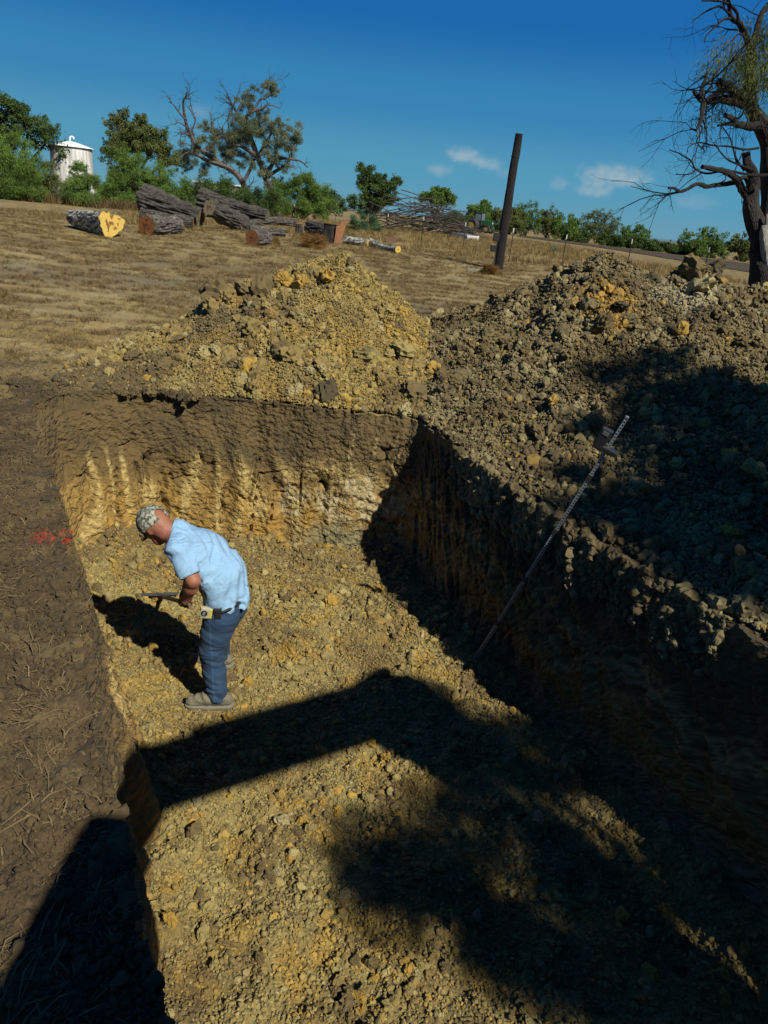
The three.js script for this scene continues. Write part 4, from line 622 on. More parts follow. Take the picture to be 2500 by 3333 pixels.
plant('shrub', 'small blue green bush beside the brush pile', 'shrub', [-3.1, G(3, 50), -50.2], { seed: 9, base: .8, stems: 6, trunk: .03, lobes: [[-.3, .75, 0, .6, .45], [.3, .6, .1, .7, .45], [-.1, .35, .3, .9, .35], [.9, .3, .1, .4, .3]], leaves: 9000, leaf: .12, clump: .22, mat: leafBlue, thin: .15, spikes: .3 });
plant('mesquite_tree', 'rugged mesquite tree growing behind the left end of the brush pile', 'tree', [-4.4, G(6, 90), -88], { seed: 10, base: .4, stems: 2, trunk: .22, lobes: [[-.9, 4.0, 0, 1.2, .9], [.4, 4.0, 0, 1.3, .9], [1.6, 3.9, 0, .9, .6], [-1.1, 5.2, 0, .9, .6], [.2, 2.6, 0, 1.4, .9], [1.7, 2.7, 0, 1.0, .7], [2.3, 4.4, 0, .4, .3]], leaves: 11000, leaf: .24, clump: .42, mat: leafDark, thin: .36, twigs: .8, spikes: .4 });
plant('mesquite_tree', 'lone round topped tree on an open trunk right of the brush pile', 'tree', [3.2, G(4, 120), -122], { seed: 11, base: .3, stems: 2, trunk: .2, lobes: [[-1.2, 4.1, 0, 1.2, .7], [0, 4.6, 0, 1.3, .8], [1.3, 4.3, 0, 1.2, .7], [-1.9, 3.7, 0, .7, .5], [2.0, 3.8, 0, .7, .5], [.4, 3.6, 0, 1.4, .6]], leaves: 9000, leaf: .3, clump: .45, mat: leafFresh, thin: .36, twigs: .7, spikes: .4 });
plant('shrub', 'low dark bush between the brush pile and the tractor', 'shrub', [5.6, G(6, 112), -112], { seed: 12, base: 1.5, stems: 4, trunk: .06, lobes: [[0, 1.5, 0, 1.2, .9], [1, 1.0, 0, 1, .8], [-1, .9, 0, 1, .8]], leaves: 5000, leaf: .28, clump: .42, mat: leafDark, thin: .36 });
plant('mesquite_tree', 'leafy green tree rising directly behind the tractor', 'tree', [10.0, G(10, 124), -124], { seed: 13, base: 1.2, stems: 3, trunk: .12, lobes: [[-1, 2.7, 0, 1.3, 1.0], [.5, 3.0, 0, 1.2, 1.0], [1.5, 2.2, 0, 1.1, .9], [0, 1.5, 0, 2, .9], [.2, 4.0, 0, .5, .4]], leaves: 9000, leaf: .28, clump: .42, mat: leafFresh, thin: .36, spikes: .4 });
plant('mesquite_tree', 'broad loose tree between the tractor and the tall pole', 'tree', [13.0, G(13, 113), -112], { seed: 14, base: 1.8, stems: 4, trunk: .1, lobes: [[-1.2, 2.4, 0, 1.1, .9], [.2, 2.6, 0, 1.2, .9], [1.4, 2.3, 0, 1.1, .9], [-.6, 1.2, .3, 1.4, .9], [1, 1.1, .3, 1.4, .9]], leaves: 10000, leaf: .26, clump: .4, mat: leafOlive, thin: .36, twigs: .7 });
{ // trees along the far side of the ploughed field
  const label = ['rounded bright green tree along the far edge of the ploughed field', 'taller loose olive tree along the far edge of the ploughed field', 'low dark green bush along the far edge of the ploughed field'], group = 'trees along the ploughed field', r = rng(31);
  for (const [x, z, h, w, m] of [[15.2, -113, 5.0, 4.6, 0], [18.5, -113.5, 4.4, 3.4, 1], [18.7, -101, 3.4, 3.5, 0], [24.2, -108, 4.6, 5.6, 1], [22.7, -94, 1.7, 3.0, 2], [27.2, -101, 3.0, 3.4, 0], [27.0, -90.5, 1.3, 3.2, 2], [29.8, -84, 3.1, 5.2, 0], [32.6, -80.5, 3.2, 2.6, 1], [25.4, -95, 1.8, 2.6, 2], [28.4, -87, 1.1, 2.6, 2], [36.4, -78, 2.4, 4, 0], [20.8, -104, 1.7, 3.0, 2]]) {
    const L = [], k = Math.max(3, Math.round(w * 1.3)); for (let i = 0; i < k; i++) { const u = (i + .5) / k * 2 - 1; L.push([u * w * .42 + (r() - .5) * .3, h * (.62 - .22 * u * u) + (r() - .5) * .2, (r() - .5) * 1.2, w / k * .9, h * .34]); L.push([u * w * .36, h * .32, (r() - .5) * 1.2 + .3, w / k, h * .3]); }
    plant(m === 2 ? 'field_bush' : 'field_tree', label[m], m === 2 ? 'bush' : 'tree', [x, G(x, z), z], { seed: Math.round(x * 97), base: w * .3, stems: 3, trunk: .09, lobes: L, leaves: 5200, leaf: .22, clump: .3, clumps: 20, mat: m === 2 ? leafDark : m ? leafOlive : leafFresh, thin: .36, twigs: .3, spikes: .3 }, group);
  }
  const lo = 'distant dark thicket seen behind the small blue green bush', r2 = rng(33), L = []; for (let i = 0; i < 12; i++) L.push([-6 + i, 1.6 + r2() * 1.2, (r2() - .5) * 2, 1.2, 1.2]);
  plant('thicket', lo, 'thicket', [-11, G(11, 130), -130], { seed: 77, base: 10, stems: 10, trunk: .08, lobes: L, leaves: 9000, leaf: .34, clump: .5, clumps: 8, mat: leafBlue, thin: .36 });
}
// twigs sprouting from traced limbs
function sprout(limbs, r, per, len, rad, down, tips, depth = 2, bias = [0, 0, 0]) {
  const out = [];
  const grow = (p, d, L, rr, k) => {
    const pts = [p.clone()], n = 4; let q = p.clone(), v = d.clone();
    for (let i = 0; i < n; i++) { v.add(V((r() - .5) * .7, (r() - .5) * .7 - down * .2, (r() - .5) * .7)).normalize(); q = q.clone().add(v.clone().multiplyScalar(L / n)); pts.push(q); }
    out.push(limb(pts, rr, rr * .35, 4, 1, 0)); tips?.push([q.x, q.y, q.z]);
    if (k > 0) { const m = 2 + Math.floor(r() * 2); for (let i = 0; i < m; i++) { const b = pts[1 + Math.floor(r() * (n - 1))]; grow(b, v.clone().add(V(r() - .5, r() - .5, r() - .5).multiplyScalar(1.9)).normalize(), L * (.45 + r() * .3), rr * .55, k - 1); } }
  };
  for (const [r0, r1, pts] of limbs) {
    const cv = new THREE.CatmullRomCurve3(pts.map((p) => V(...p))), n = Math.max(1, Math.round(cv.getLength() * per * (.7 + r() * .6)));
    for (let i = 0; i < n; i++) { const t = .25 + .75 * r(), p = cv.getPoint(t), d = cv.getTangent(t).add(V(r() - .5 + bias[0], r() - .5 + bias[1] - down, r() - .5 + bias[2]).multiplyScalar(2.2)).normalize(); grow(p, d, len * (.4 + r() * .8), Math.min(rad * (.6 + r() * .6), mix(r0, r1, t) * .6), depth); }
  }
  return out;
}
{ // the half bare tree behind the logs
  const r = rng(91), t = thing('mesquite_tree', 'tall half bare grey mesquite tree with thin foliage behind the cut logs', 'tree', [-12.9, G(13, 71), -71]);
  const o = t.position, loc = (p) => [p[0] - o.x, p[1] - o.y, p[2] - o.z], L = DEAD_LIMBS.map(([a, b, p]) => [a, b, p.map(loc)]), tips = [];
  const foot = (p) => [p[0] + (p[0] - 0) * .0, -.2, p[2]];
  L[0][2].unshift(foot(L[0][2][0])); L[7][2].unshift(foot(L[7][2][0]));
  const w = L.map(([a, b, p], i) => limb(p, a, b, 7, 4, .12, i)); w.push(...sprout(L, r, 1.7, 1.4, .045, .05, tips, 2, [0, .25, 0]));
  part('trunk', merge(w), barkGrey, t);
  part('crown', foliage(DEAD_CLUMPS.flatMap(([x, y, z, s]) => { const q = loc([x, y, z]), out = []; for (let i = 0; i < 7; i++) out.push([q[0] + (r() - .5) * s * 1.7, q[1] + (r() - .5) * s * 1.6, q[2] + (r() - .5) * 2.4, s * (.3 + r() * .3)]); return out; }), 38000, .19, r, .5, .17), leafGrey, t);
}
{ // the near tree with broken dead limbs behind the long heap
  const r = rng(92), t = thing('dead_tree', 'large dark tree with broken bare limbs behind the long grey heap', 'tree', [5.9, 0, -12.8]);
  const o = t.position, loc = (p) => [p[0] - o.x, p[1] - o.y, p[2] - o.z], L = NEAR_LIMBS.map(([a, b, p]) => [a, b, p.map(loc)]);
  L[0][2].unshift([.05, -.15, 0], [-.08, .5, 0]);
  const w = [limb(L[0][2], .28, .2, 14, 6, .18, 4)]; L.forEach(([a, b, p], i) => { if (i && i !== 3) w.push(limb(p, a * 1.12, b * 1.25, a > .05 ? 10 : 6, 4, .2, i)); });
  w.push(...sprout(L.slice(4), r, 1.7, .75, .015, .08, null, 2, [-.1, 0, 0]), ...sprout(L.slice(12, 21), r, 1.5, .7, .013, .12, null, 2));
  part('trunk', merge(w), barkDark, t);
  const stub = part('dead_stub', merge([limb([[-.02, 1.0, .1], ...L[3][2]], .09, .02, 9, 5, .3, 3), limb([[.12, 1.2, .14], [.08, 1.7, .2], [.1, 2.2, .17], [.16, 2.8, .1]], .05, .07, 8, 5, .4, 5)]), std([.30, .28, .24], .9, { bumpMap: barkBump, bumpScale: .02 }), t); stub.userData.label = 'pale bare wood of the broken stem';
  const cl = []; for (const [x, y, z, s, n] of [[4.72, 4.45, -12.8, .42, 16], [4.25, 4.5, -12.6, .36, 13], [4.5, 4.25, -12.7, .36, 12], [4.95, 4.75, -13, .45, 14], [5.2, 4.4, -12.9, .45, 14], [4.75, 4.85, -12.9, .3, 7], [4.35, 3.75, -12.7, .35, 5], [5.3, 5.1, -13, .5, 14], [5.8, 4.6, -13, .6, 18], [5.7, 5.6, -13, .6, 14]]) for (let i = 0; i < n; i++) { const p = loc([x + (r() - .5) * s * 2, y + (r() - .5) * s * 1.5, z + (r() - .5) * .9]); cl.push([...p, .13 + r() * .2]); }
  for (const [x, y] of [[3.3, 3.65], [3.5, 3.85], [3.6, 3.6]]) { const p = loc([x, y, -12.2]); cl.push([...p, .05]); }
  part('crown', foliage(cl, 7500, .085, r, .75, .12), leafOlive, t);
}
{ // the trees beside the pit that throw the dappled shade
  const r = rng(93), L = []; for (let i = 0; i < 21; i++) L.push([-1.0 + (r() - .5) * 2.0, 4.3 + (r() - .5) * 1.3, (r() - .5) * 4.4, .6 + r() * .35, .45 + r() * .3]);
  plant('shade_tree', 'leafy mesquite tree standing beside the long heap shading the pit', 'tree', [7.2, 0, -2.2], { seed: 94, base: .3, stems: 2, trunk: .2, lobes: L, leaves: 50000, leaf: .14, clump: .3, clumps: 20, mat: leafOlive, thin: .22, twigs: .6 });
  const K = []; for (let i = 0; i < 13; i++) K.push([-.75 + (r() - .5) * 1.5, 4.3 + (r() - .5) * 1.3, -.4 + (r() - .5) * 2.6, .5, .38]);
  plant('shade_tree', 'thin leaved young tree beside the near end of the pit', 'tree', [5.7, 0, 1.7], { seed: 95, base: .3, stems: 2, trunk: .12, lobes: K, leaves: 11500, leaf: .13, clump: .26, clumps: 20, mat: leafOlive, thin: .22, twigs: .6 });
}
{ // dry grass, tumbleweed, litter
  const blades = (n, seed, lean) => { const r = rng(seed), P = [], I = []; for (let i = 0; i < n; i++) { const a = r() * 6.3, h = .5 + r() * .5, l = lean * (.3 + r()), x = (r() - .5) * .5, z = (r() - .5) * .5, w = .018, o = P.length / 3, ex = x + Math.cos(a) * l, ez = z + Math.sin(a) * l; P.push(x - w * Math.sin(a), 0, z + w * Math.cos(a), x + w * Math.sin(a), 0, z - w * Math.cos(a), ex * .6 + x * .4 + w, h * .6, ez * .6 + z * .4, ex, h, ez); I.push(o, o + 1, o + 2, o + 2, o + 1, o + 3, o, o + 2, o + 3); } return mesh(P, I, P.flatMap((v, i) => i % 3 === 2 ? [0, 0] : [])); };
  const gm = std([1, 1, 1], .9, { side: THREE.DoubleSide }), r = rng(51), M = new THREE.Matrix4(), Q = new THREE.Quaternion(), C = new THREE.Color();
  const field = (name, label, geo, spots, size, cols) => { const im = new THREE.InstancedMesh(geo, gm, spots.length); im.name = name; im.userData = { kind: 'stuff', label, category: 'grass' }; shadow(im); spots.forEach(([x, z, s], i) => { Q.setFromAxisAngle(V(0, 1, 0), r() * 6.3); const k = size * s * (.6 + r() * .8); M.compose(V(x, groundY(x, z) - .01, z), Q, V(k * (1 + r() * .8), k, k * (1 + r() * .8))); im.setMatrixAt(i, M); const c = mixc(cols[0], cols[1], r()), v = .8 + r() * .4; im.setColorAt(i, C.setRGB(c[0] * v, c[1] * v, c[2] * v)); }); scene.add(im); };
  const GOLDG = [[.26, .185, .065], [.16, .105, .03]], tuft = blades(11, 3, .45), low = blades(10, 4, .9);
  let sp = []; // tall gold grass by the logs and along the fence
  for (let i = 0; i < 26000 && sp.length < 9000; i++) { const x = -14 + r() * 27, z = -26 - r() * 46, d = fbm(x * .22 + 4, z * .22, 3); const e = (x > 0 && z < -30.5 ? .3 : 0) + (z < -36 && x < 0 ? .2 : 0) - (z > -29.5 && x < 1.2 ? .12 : 0) - (x > 0 && z > -30 ? .25 : 0); if (d + e + .25 * fbm(x * 1.2, z * 1.2, 2) > .2 && !(x > 18 && z < -45)) sp.push([x, z, 1]); }
  field('dry_grass', 'golden dry grass growing round the logs and along the fence', tuft, sp, .25, GOLDG);
  sp = []; for (let i = 0; i < 40; i++) sp.push([-24 + r() * 12, -43.4 - r() * 1.2, 1.3]); for (let i = 0; i < 900; i++) { const x = -26 + r() * 16; sp.push([x, -42.6 + (x + 26) * -.35 - r() * 2.2, .8 + r() * .6]); }
  field('tall_weeds', 'brown weeds along the foot of the shrubs and tank', tuft, sp, .42, [[.16, .10, .03], [.09, .065, .02]]);
  sp = []; for (let i = 0; i < 220000 && sp.length < 40000; i++) { const x = -16 + r() * 26, z = -9 - r() * 24; if (inPit(x, z, .3) || heap1(x, z) > .02 || heap2(x, z) > .02) continue; if (fbm(x * .7 + 9, z * 1.5 + 2, 4) + .45 * fbm(x * 3.2, z * 4.4, 3) > .03 && r() < clamp(1.5 - -z / 40, .2, 1)) sp.push([x, z, 1]); }
  field('low_grass', 'short brown dead grass scattered over the bare ground', low, sp, .1, [[.24, .165, .056], [.11, .07, .024]]);
  // straw lying on the dark soil beside the pit
  const strawG = (() => { const P = [], I = []; const q = rng(6); for (let i = 0; i < 5; i++) { const a = q() * 6.3, l = .35 + q() * .6, x = (q() - .5) * .8, z = (q() - .5) * .8, o = P.length / 3, w = .012, c = Math.cos(a), s = Math.sin(a), y = .03 + q() * .1; const mx = x + c * l * .5 + (q() - .5) * .12, mz = z + s * l * .5 + (q() - .5) * .12; P.push(x - s * w, 0, z + c * w, x + s * w, 0, z - c * w, mx - s * w, y + .05, mz + c * w, mx + s * w, y + .05, mz - c * w, x + c * l, y * .6, z + s * l); I.push(o, o + 1, o + 2, o + 1, o + 3, o + 2, o + 2, o + 3, o + 4); } return mesh(P, I, P.flatMap((v, i) => i % 3 === 2 ? [0, 0] : [])); })();
  sp = []; const red = []; for (let i = 0; i < 60000 && sp.length < 8000; i++) { const x = -6.5 + r() * 6.5, z = -8.2 + r() * 7.2; if (inPit(x, z, .06) || x > -.35) continue; if (Math.hypot(x + 2.03, (z + 4.28) * .8) < .06 && r() < .6) red.push([x, z, .7]); else if (fbm(x * 1.9 + 51, z * 1.9, 4) + .3 * r() > .12) sp.push([x, z, .6 + r() * .8]); }
  for (let i = 0; i < 110; i++) { const a = r() * 6.3, q = Math.pow(r(), .7) * .07; const x = -2.03 + Math.cos(a) * q, z = -4.28 + Math.sin(a) * q * 1.25; if (!inPit(x, z, .01)) red.push([x, z, .75]); }
  field('straw', 'dead straw lying on the dark soil beside the pit', strawG, sp, .11, [[.19, .135, .055], [.085, .057, .024]]);
  field('painted_straw', 'straw sprayed with red marking paint at the pit edge', strawG, red, .12, [[.5, .035, .02], [.2, .03, .014]]);
  // tumbleweed and rusty bushes
  for (const [x, z, s, c, lb] of [[-3.35, -27.9, .62, [.22, .115, .024], 'rounded orange brown tumbleweed beside the upright broken slab'], [-4.7, -27.6, .3, [.19, .12, .035], 'small straw coloured tumbleweed beside the short round log'], [2.55, -25.2, .34, [.17, .085, .018], 'low rusty weed clump beside the foot of the tall pole']]) {
    const t = thing('tumbleweed', lb, 'bush', [x, G(x, z), z]), g = [], q = rng(Math.round(x * 55)); for (let i = 0; i < 420; i++) { const v = V(q() - .5, q() * .62, q() - .5).normalize().multiplyScalar(s * (.7 + q() * .4)), m = v.clone().multiplyScalar(.5).add(V((q() - .5) * s * .4, q() * s * .2, (q() - .5) * s * .4)); g.push(limb([[0, 0, 0], [m.x * 1.1, m.y, m.z], [v.x * 1.05, v.y * .95, v.z]], .006, .003, 3, 2, 0)); }
    part('stems', merge(g), std(c, .9), t);
    const cl = []; for (let i = 0; i < 60; i++) { const v = V(q() - .5, q() * .6, q() - .5).normalize().multiplyScalar(s * (.5 + q() * .5)); cl.push([v.x, v.y * .9, v.z, s * .2]); } part('leaves', foliage(cl, 2600, .05, q, 0, .16), leafMat(c), t);
  }
  { const t = thing('cactus', 'small dark prickly pear cactus in the dry grass beyond the fence', 'cactus', [7.3, G(7, 42), -41.5]), q = rng(8); for (const [x, y, a, b] of [[0, .14, .2, .16], [-.12, .3, .5, .12], [.1, .32, -.4, .13], [.02, .42, .1, .1], [-.2, .44, .8, .09]]) { const g = new THREE.SphereGeometry(b, 12, 10); g.scale(.8, 1.1, .22); const m = part('pad', g, std([.045, .06, .025], .7), t); m.position.set(x, y, (q() - .5) * .1); m.rotation.set(0, q() * 2, -a); } }
}

// ------------------------------------------------------------------ cut timber
const endYellow = (() => { // sawn face: heartwood stain and rings
  const n = 256, d = new Uint8Array(n * n * 4); for (let j = 0; j < n; j++) for (let i = 0; i < n; i++) { const x = i / n - .5, y = j / n - .5, rr = Math.hypot(x, y), ring = .93 + .07 * Math.sin(rr * 150 + 5 * fbm(x * 4, y * 4, 2)), st = sstep(.1, .35, fbm(x * 4.5 + 3, y * 4, 4) + .34 - rr * 1.7), o = (j * n + i) * 4; const c = mixc([205, 172, 82], [100, 58, 22], st * .75); d[o] = c[0] * ring; d[o + 1] = c[1] * ring; d[o + 2] = c[2] * ring; d[o + 3] = 255; }
  const t = new THREE.DataTexture(d, n, n); t.colorSpace = THREE.SRGBColorSpace; t.magFilter = THREE.LinearFilter; t.minFilter = THREE.LinearMipmapLinearFilter; t.generateMipmaps = true; t.needsUpdate = true; return t;
})();
const faceYellow = new THREE.MeshStandardMaterial({ map: endYellow, roughness: .85 }), faceRed = new THREE.MeshStandardMaterial({ map: endYellow, color: rgb(.26, .13, .10), roughness: .9 }), faceGrey = new THREE.MeshStandardMaterial({ map: endYellow, color: rgb(.26, .30, .8), roughness: .95 }), faceTan = new THREE.MeshStandardMaterial({ map: endYellow, color: rgb(.42, .26, .2), roughness: .9 });
const barkWhite = std([.34, .33, .29], .95, { bumpMap: barkBump, bumpScale: .03 }), barkLog = std([.075, .066, .053], .97, { bumpMap: barkBump, bumpScale: .05 });
function barkTone(g, seed, lo, hi) { const p = g.attributes.position, C = new Float32Array(p.count * 3); for (let i = 0; i < p.count; i++) { const v = mix(lo, hi, sstep(-.25, .3, fbm3(p.getX(i) * 5 + seed, p.getY(i) * 9, p.getZ(i) * 5, 3))); C.fill(v, i * 3, i * 3 + 3); } g.setAttribute('color', new THREE.BufferAttribute(C, 3)); return g; }
// a log from a to b whose ends are faces of outline f(angle)
function logThing(label, a, b, ra, rb, bark, faceA, faceB, o = {}) {
  const A = V(...a), B = V(...b), t = thing('log', label, 'log', [a[0], a[1], a[2]]), d = B.clone().sub(A), L = d.length(); d.normalize();
  const s = V(0, 1, 0).cross(d).normalize(), u = d.clone().cross(s), n = 72, m = 30, P = [], I = [], U = [], f = o.outline ?? (() => 1), w = o.ridge ?? .07, bend = o.bend ?? 0;
  for (let j = 0; j <= m; j++) for (let k = 0; k <= n; k++) {
    const v = j / m, q = (k % n) / n * 6.2832, r = mix(ra, rb, v) * f(q, v) * (1 + w * n3(Math.cos(q) * 3, Math.sin(q) * 3, v * L * 1.3 + ra * 90) + w * 1.1 * n3(Math.cos(q) * 6.5, Math.sin(q) * 6.5, v * L * 1.1 + 4)), c = Math.sin(v * Math.PI) * bend;
    P.push(d.x * L * v + (s.x * Math.cos(q) + u.x * Math.sin(q)) * r + u.x * c, d.y * L * v + (s.y * Math.cos(q) + u.y * Math.sin(q)) * r + u.y * c, d.z * L * v + (s.z * Math.cos(q) + u.z * Math.sin(q)) * r + u.z * c); U.push(k / n * Math.max(2, Math.round(ra * 8)), v * L);
    if (j < m && k < n) { const e = j * (n + 1) + k; I.push(e, e + 1, e + n + 1, e + 1, e + n + 2, e + n + 1); }
  }
  const g = mesh(P, I, U); const bm = bark.clone(); bm.vertexColors = true; part('bark', barkTone(g, ra * 50, o.lo ?? .6, o.hi ?? 1.25), bm, t);
  const endFace = (j, mat, out) => { const c = V(0, 0, 0), pts = []; for (let k = 0; k < n; k++) { const e = (j * (n + 1) + k) * 3; pts.push(V(P[e], P[e + 1], P[e + 2])); c.add(pts[k]); } c.multiplyScalar(1 / n); const Q = [...c.toArray()], UU = [.5, .5], F = [], R = Math.max(...pts.map((p) => p.distanceTo(c))); for (let k = 0; k < n; k++) { const p = pts[k].clone().sub(c).multiplyScalar(.985).add(c).add(d.clone().multiplyScalar(out * .008)), e = pts[k].clone().sub(c); Q.push(p.x, p.y, p.z); UU.push(.5 + e.dot(s) / R * .48, .5 + e.dot(u) / R * .48); F.push(0, 1 + k, 1 + (k + 1) % n); } const q = c.clone().add(d.clone().multiplyScalar(out * .008)); Q[0] = q.x; Q[1] = q.y; Q[2] = q.z; part('sawn_end', mesh(Q, F, UU), mat, t); };
  endFace(0, faceA, -1); endFace(m, faceB, 1); return t;
}
const trefoil = (q, v) => 1 + mix(.17, .03, v) * Math.cos(3 * (q - .75)) + mix(.07, 0, v) * Math.cos(2 * q);
logThing('white barked log with a bright yellow lobed sawn end lying alone', [-9.0, G(9, 24.3) + .36, -24.3], [-10.75, G(10.7, 26.2) + .30, -25.8], .37, .24, barkWhite, faceYellow, faceTan, { outline: trefoil, lo: .1, hi: 1.5 });
logThing('grey barked log with a dark red sawn end beside the log heap', [-8.55, G(8.5, 26.2) + .27, -26.2], [-8.05, G(8, 28) + .26, -27.9], .31, .28, barkLog, faceRed, faceRed, { ridge: .12, lo: .7, hi: 2.2 });
logThing('thick dark furrowed trunk sloping down from its raised torn end', [-10.95, G(11, 33) + .9, -33.2], [-8.45, G(8.8, 34) + .34, -32.6], .5, .33, barkLog, faceGrey, faceGrey, { ridge: .16 });
logThing('long dark trunk lying across the back of the log heap', [-9.2, G(9, 36) + 1.05, -35.4], [-6.2, G(6.5, 36) + .6, -34.9], .4, .24, barkLog, faceGrey, faceGrey, { ridge: .18 });
logThing('leaning dark log with a round grey weathered end on the heap', [-8.0, G(8, 33) + .78, -32.2], [-7.05, G(7, 34) + .25, -34.0], .31, .36, barkLog, faceGrey, faceGrey, { ridge: .14 });
logThing('slim dark log lying beneath the sloping furrowed trunk', [-10.2, G(10, 30) + .3, -30.6], [-8.3, G(8.2, 30) + .22, -30.9], .24, .2, barkLog, faceGrey, faceTan, { ridge: .18 });
logThing('short round log with a reddish brown sawn end standing apart', [-5.15, G(5, 26.4) + .23, -26.4], [-4.85, G(4.8, 27) + .23, -27.2], .25, .25, barkLog, faceRed, faceTan, { ridge: .1, lo: .7, hi: 2 });
logThing('long grey fallen limb arching over the dry grass', [-7.2, G(7, 34) + .12, -34.4], [-5.0, G(5, 35) + .45, -35.6], .13, .17, barkLog, faceGrey, faceGrey, { ridge: .15, bend: .16, lo: .8, hi: 2 });
logThing('low grey half buried log beside the arching limb', [-6.2, G(6, 31) + .12, -31.2], [-4.9, G(5, 31) + .14, -31.6], .2, .17, barkLog, faceGrey, faceGrey, { ridge: .15, lo: .9, hi: 2.2 });
logThing('small upright stump piece beside the arching limb end', [-4.62, G(4.6, 33) + .0, -33.4], [-4.6, G(4.6, 33) + .5, -33.3], .14, .12, barkLog, faceGrey, faceTan, { ridge: .2 });
logThing('dark furrowed log lying behind the upright broken slab', [-4.3, G(4, 34) + .36, -34.2], [-3.0, G(3, 33) + .3, -32.8], .26, .24, barkLog, faceTan, faceGrey, { ridge: .16 });
logThing('pale mottled log running from the slab to a yellow broken end', [-2.55, G(2.5, 31.3) + .15, -31.3], [-1.62, G(1.6, 31) + .14, -30.9], .15, .13, barkWhite, faceTan, faceYellow, { lo: .25, hi: 1.4 });
logThing('pale curved log with a small round yellow sawn end', [-1.55, G(1.5, 31) + .2, -31.1], [-.44, G(.45, 29.4) + .12, -29.4], .12, .12, barkWhite, faceTan, faceYellow, { bend: -.1, lo: .25, hi: 1.4 });
{ // upright broken slab of rust-coloured wood
  const t = thing('wood_slab', 'upright broken slab of rust coloured wood against a dark stump', 'wood slab', [-2.8, G(2.8, 30.8), -30.8]);
  part('stump', limb([[-.3, -.05, -.1], [-.3, .35, -.1], [-.28, .68, -.1]], .27, .24, 16, 4, .25, 4), barkDark, t);
  const s = new THREE.Shape([[-.16, 0], [.06, 0], [.14, .3], [.26, .74], [.3, .9], [.1, .78], [-.02, .66], [-.1, .62], [-.12, .3]].map((p) => new THREE.Vector2(...p))); const g = new THREE.ExtrudeGeometry(s, { depth: .07, bevelEnabled: true, bevelSize: .012, bevelThickness: .012 }); g.rotateY(.25); g.translate(.05, 0, .08);
  part('split_face', g, std([.24, .105, .045], .9, { bumpMap: barkBump, bumpScale: .02 }), t);
}
{ // heap of dead branches
  const t = thing('brush_pile', 'tangled grey heap of dead branches in front of the lone tree', 'brush pile', [1.0, G(1, 62), -62]), r = rng(61);
  for (let b = 0; b < 130; b++) {
    const g = [], x = -3.1 + r() * 6.6, hmax = 2.3 * (1 - Math.pow(Math.abs(x / 3.9), 2.2)) * (x < 0 ? 1.15 : .85), y = r() * hmax, z = (r() - .5) * 2.2, a = (r() - .5) * 1.2, L = .8 + r() * 1.3, p0 = [x - Math.cos(a) * L, Math.max(.02, y - Math.sin(a) * L * .6), z], p1 = [x + (r() - .5) * .3, y + (r() - .5) * .3 + .05, z + (r() - .5) * .4], p2 = [x + Math.cos(a) * L, Math.max(.02, y + Math.sin(a) * L * .6), z + (r() - .5)], rr = .02 + r() * .035;
    g.push(limb([p0, p1, p2], rr, rr * .5, 5, 4, .1)); g.push(...sprout([[rr, rr * .5, [p0, p1, p2]]], r, 1.8, .55, .014, 0, null, 1));
    part('branch', merge(g), b % 3 ? barkMat : b % 2 ? barkGrey : barkMat, t);
  }
}
{ // cylindrical water tank with a shallow conical roof
  const t = thing('water_tank', 'tall weathered white concrete water tank with conical roof behind shrubs', 'tank', [-20.6, G(20, 49.6), -49.6]);
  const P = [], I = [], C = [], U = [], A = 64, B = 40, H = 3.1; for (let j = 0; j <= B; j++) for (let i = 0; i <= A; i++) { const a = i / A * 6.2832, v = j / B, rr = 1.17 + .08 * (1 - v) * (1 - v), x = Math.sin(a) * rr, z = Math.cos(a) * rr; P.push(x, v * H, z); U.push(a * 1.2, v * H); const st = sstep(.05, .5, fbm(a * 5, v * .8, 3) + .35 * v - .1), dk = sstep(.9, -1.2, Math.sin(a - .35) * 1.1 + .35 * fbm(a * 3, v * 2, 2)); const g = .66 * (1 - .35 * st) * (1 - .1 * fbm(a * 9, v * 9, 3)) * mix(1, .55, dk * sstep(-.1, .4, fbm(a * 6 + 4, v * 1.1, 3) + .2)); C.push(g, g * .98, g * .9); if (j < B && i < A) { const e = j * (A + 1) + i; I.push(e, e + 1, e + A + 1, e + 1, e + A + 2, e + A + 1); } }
  part('wall', mesh(P, I, U, C), std([1, 1, 1], .9, { vertexColors: true, bumpMap: soilBump, bumpScale: .01 }), t);
  const roof = part('roof', new THREE.LatheGeometry([[0, .30], [.35, .25], [.8, .13], [1.27, 0], [1.27, -.05], [1.2, -.05], [0, -.02]].map((p) => new THREE.Vector2(...p)), 48), std([.74, .74, .72], .7), t); roof.position.y = H + .03;
  part('hatch', box(.75, .04, .5, -.55, .16, .55, .01), std([.7, .7, .68], .7), roof).rotation.set(.18, 0, .2);
  part('vent_pipe', limb([[.05, H + .25, .2], [.05, H + .5, .2], [.13, H + .57, .2], [.24, H + .55, .2], [.28, H + .45, .2]], .045, .045, 10, 4, 0), std([.78, .78, .76], .5), t);
  part('vent_cap', cyl(.06, .05, .14, 10, -.2, H + .28, .3), std([.04, .04, .04], .7), t);
  part('overflow_pipe', limb([[-1.15, H - .02, .2], [-1.5, H - .01, .3], [-1.75, H - .0, .35]], .035, .035, 8, 2, 0), std([.7, .7, .68], .6), t);
}
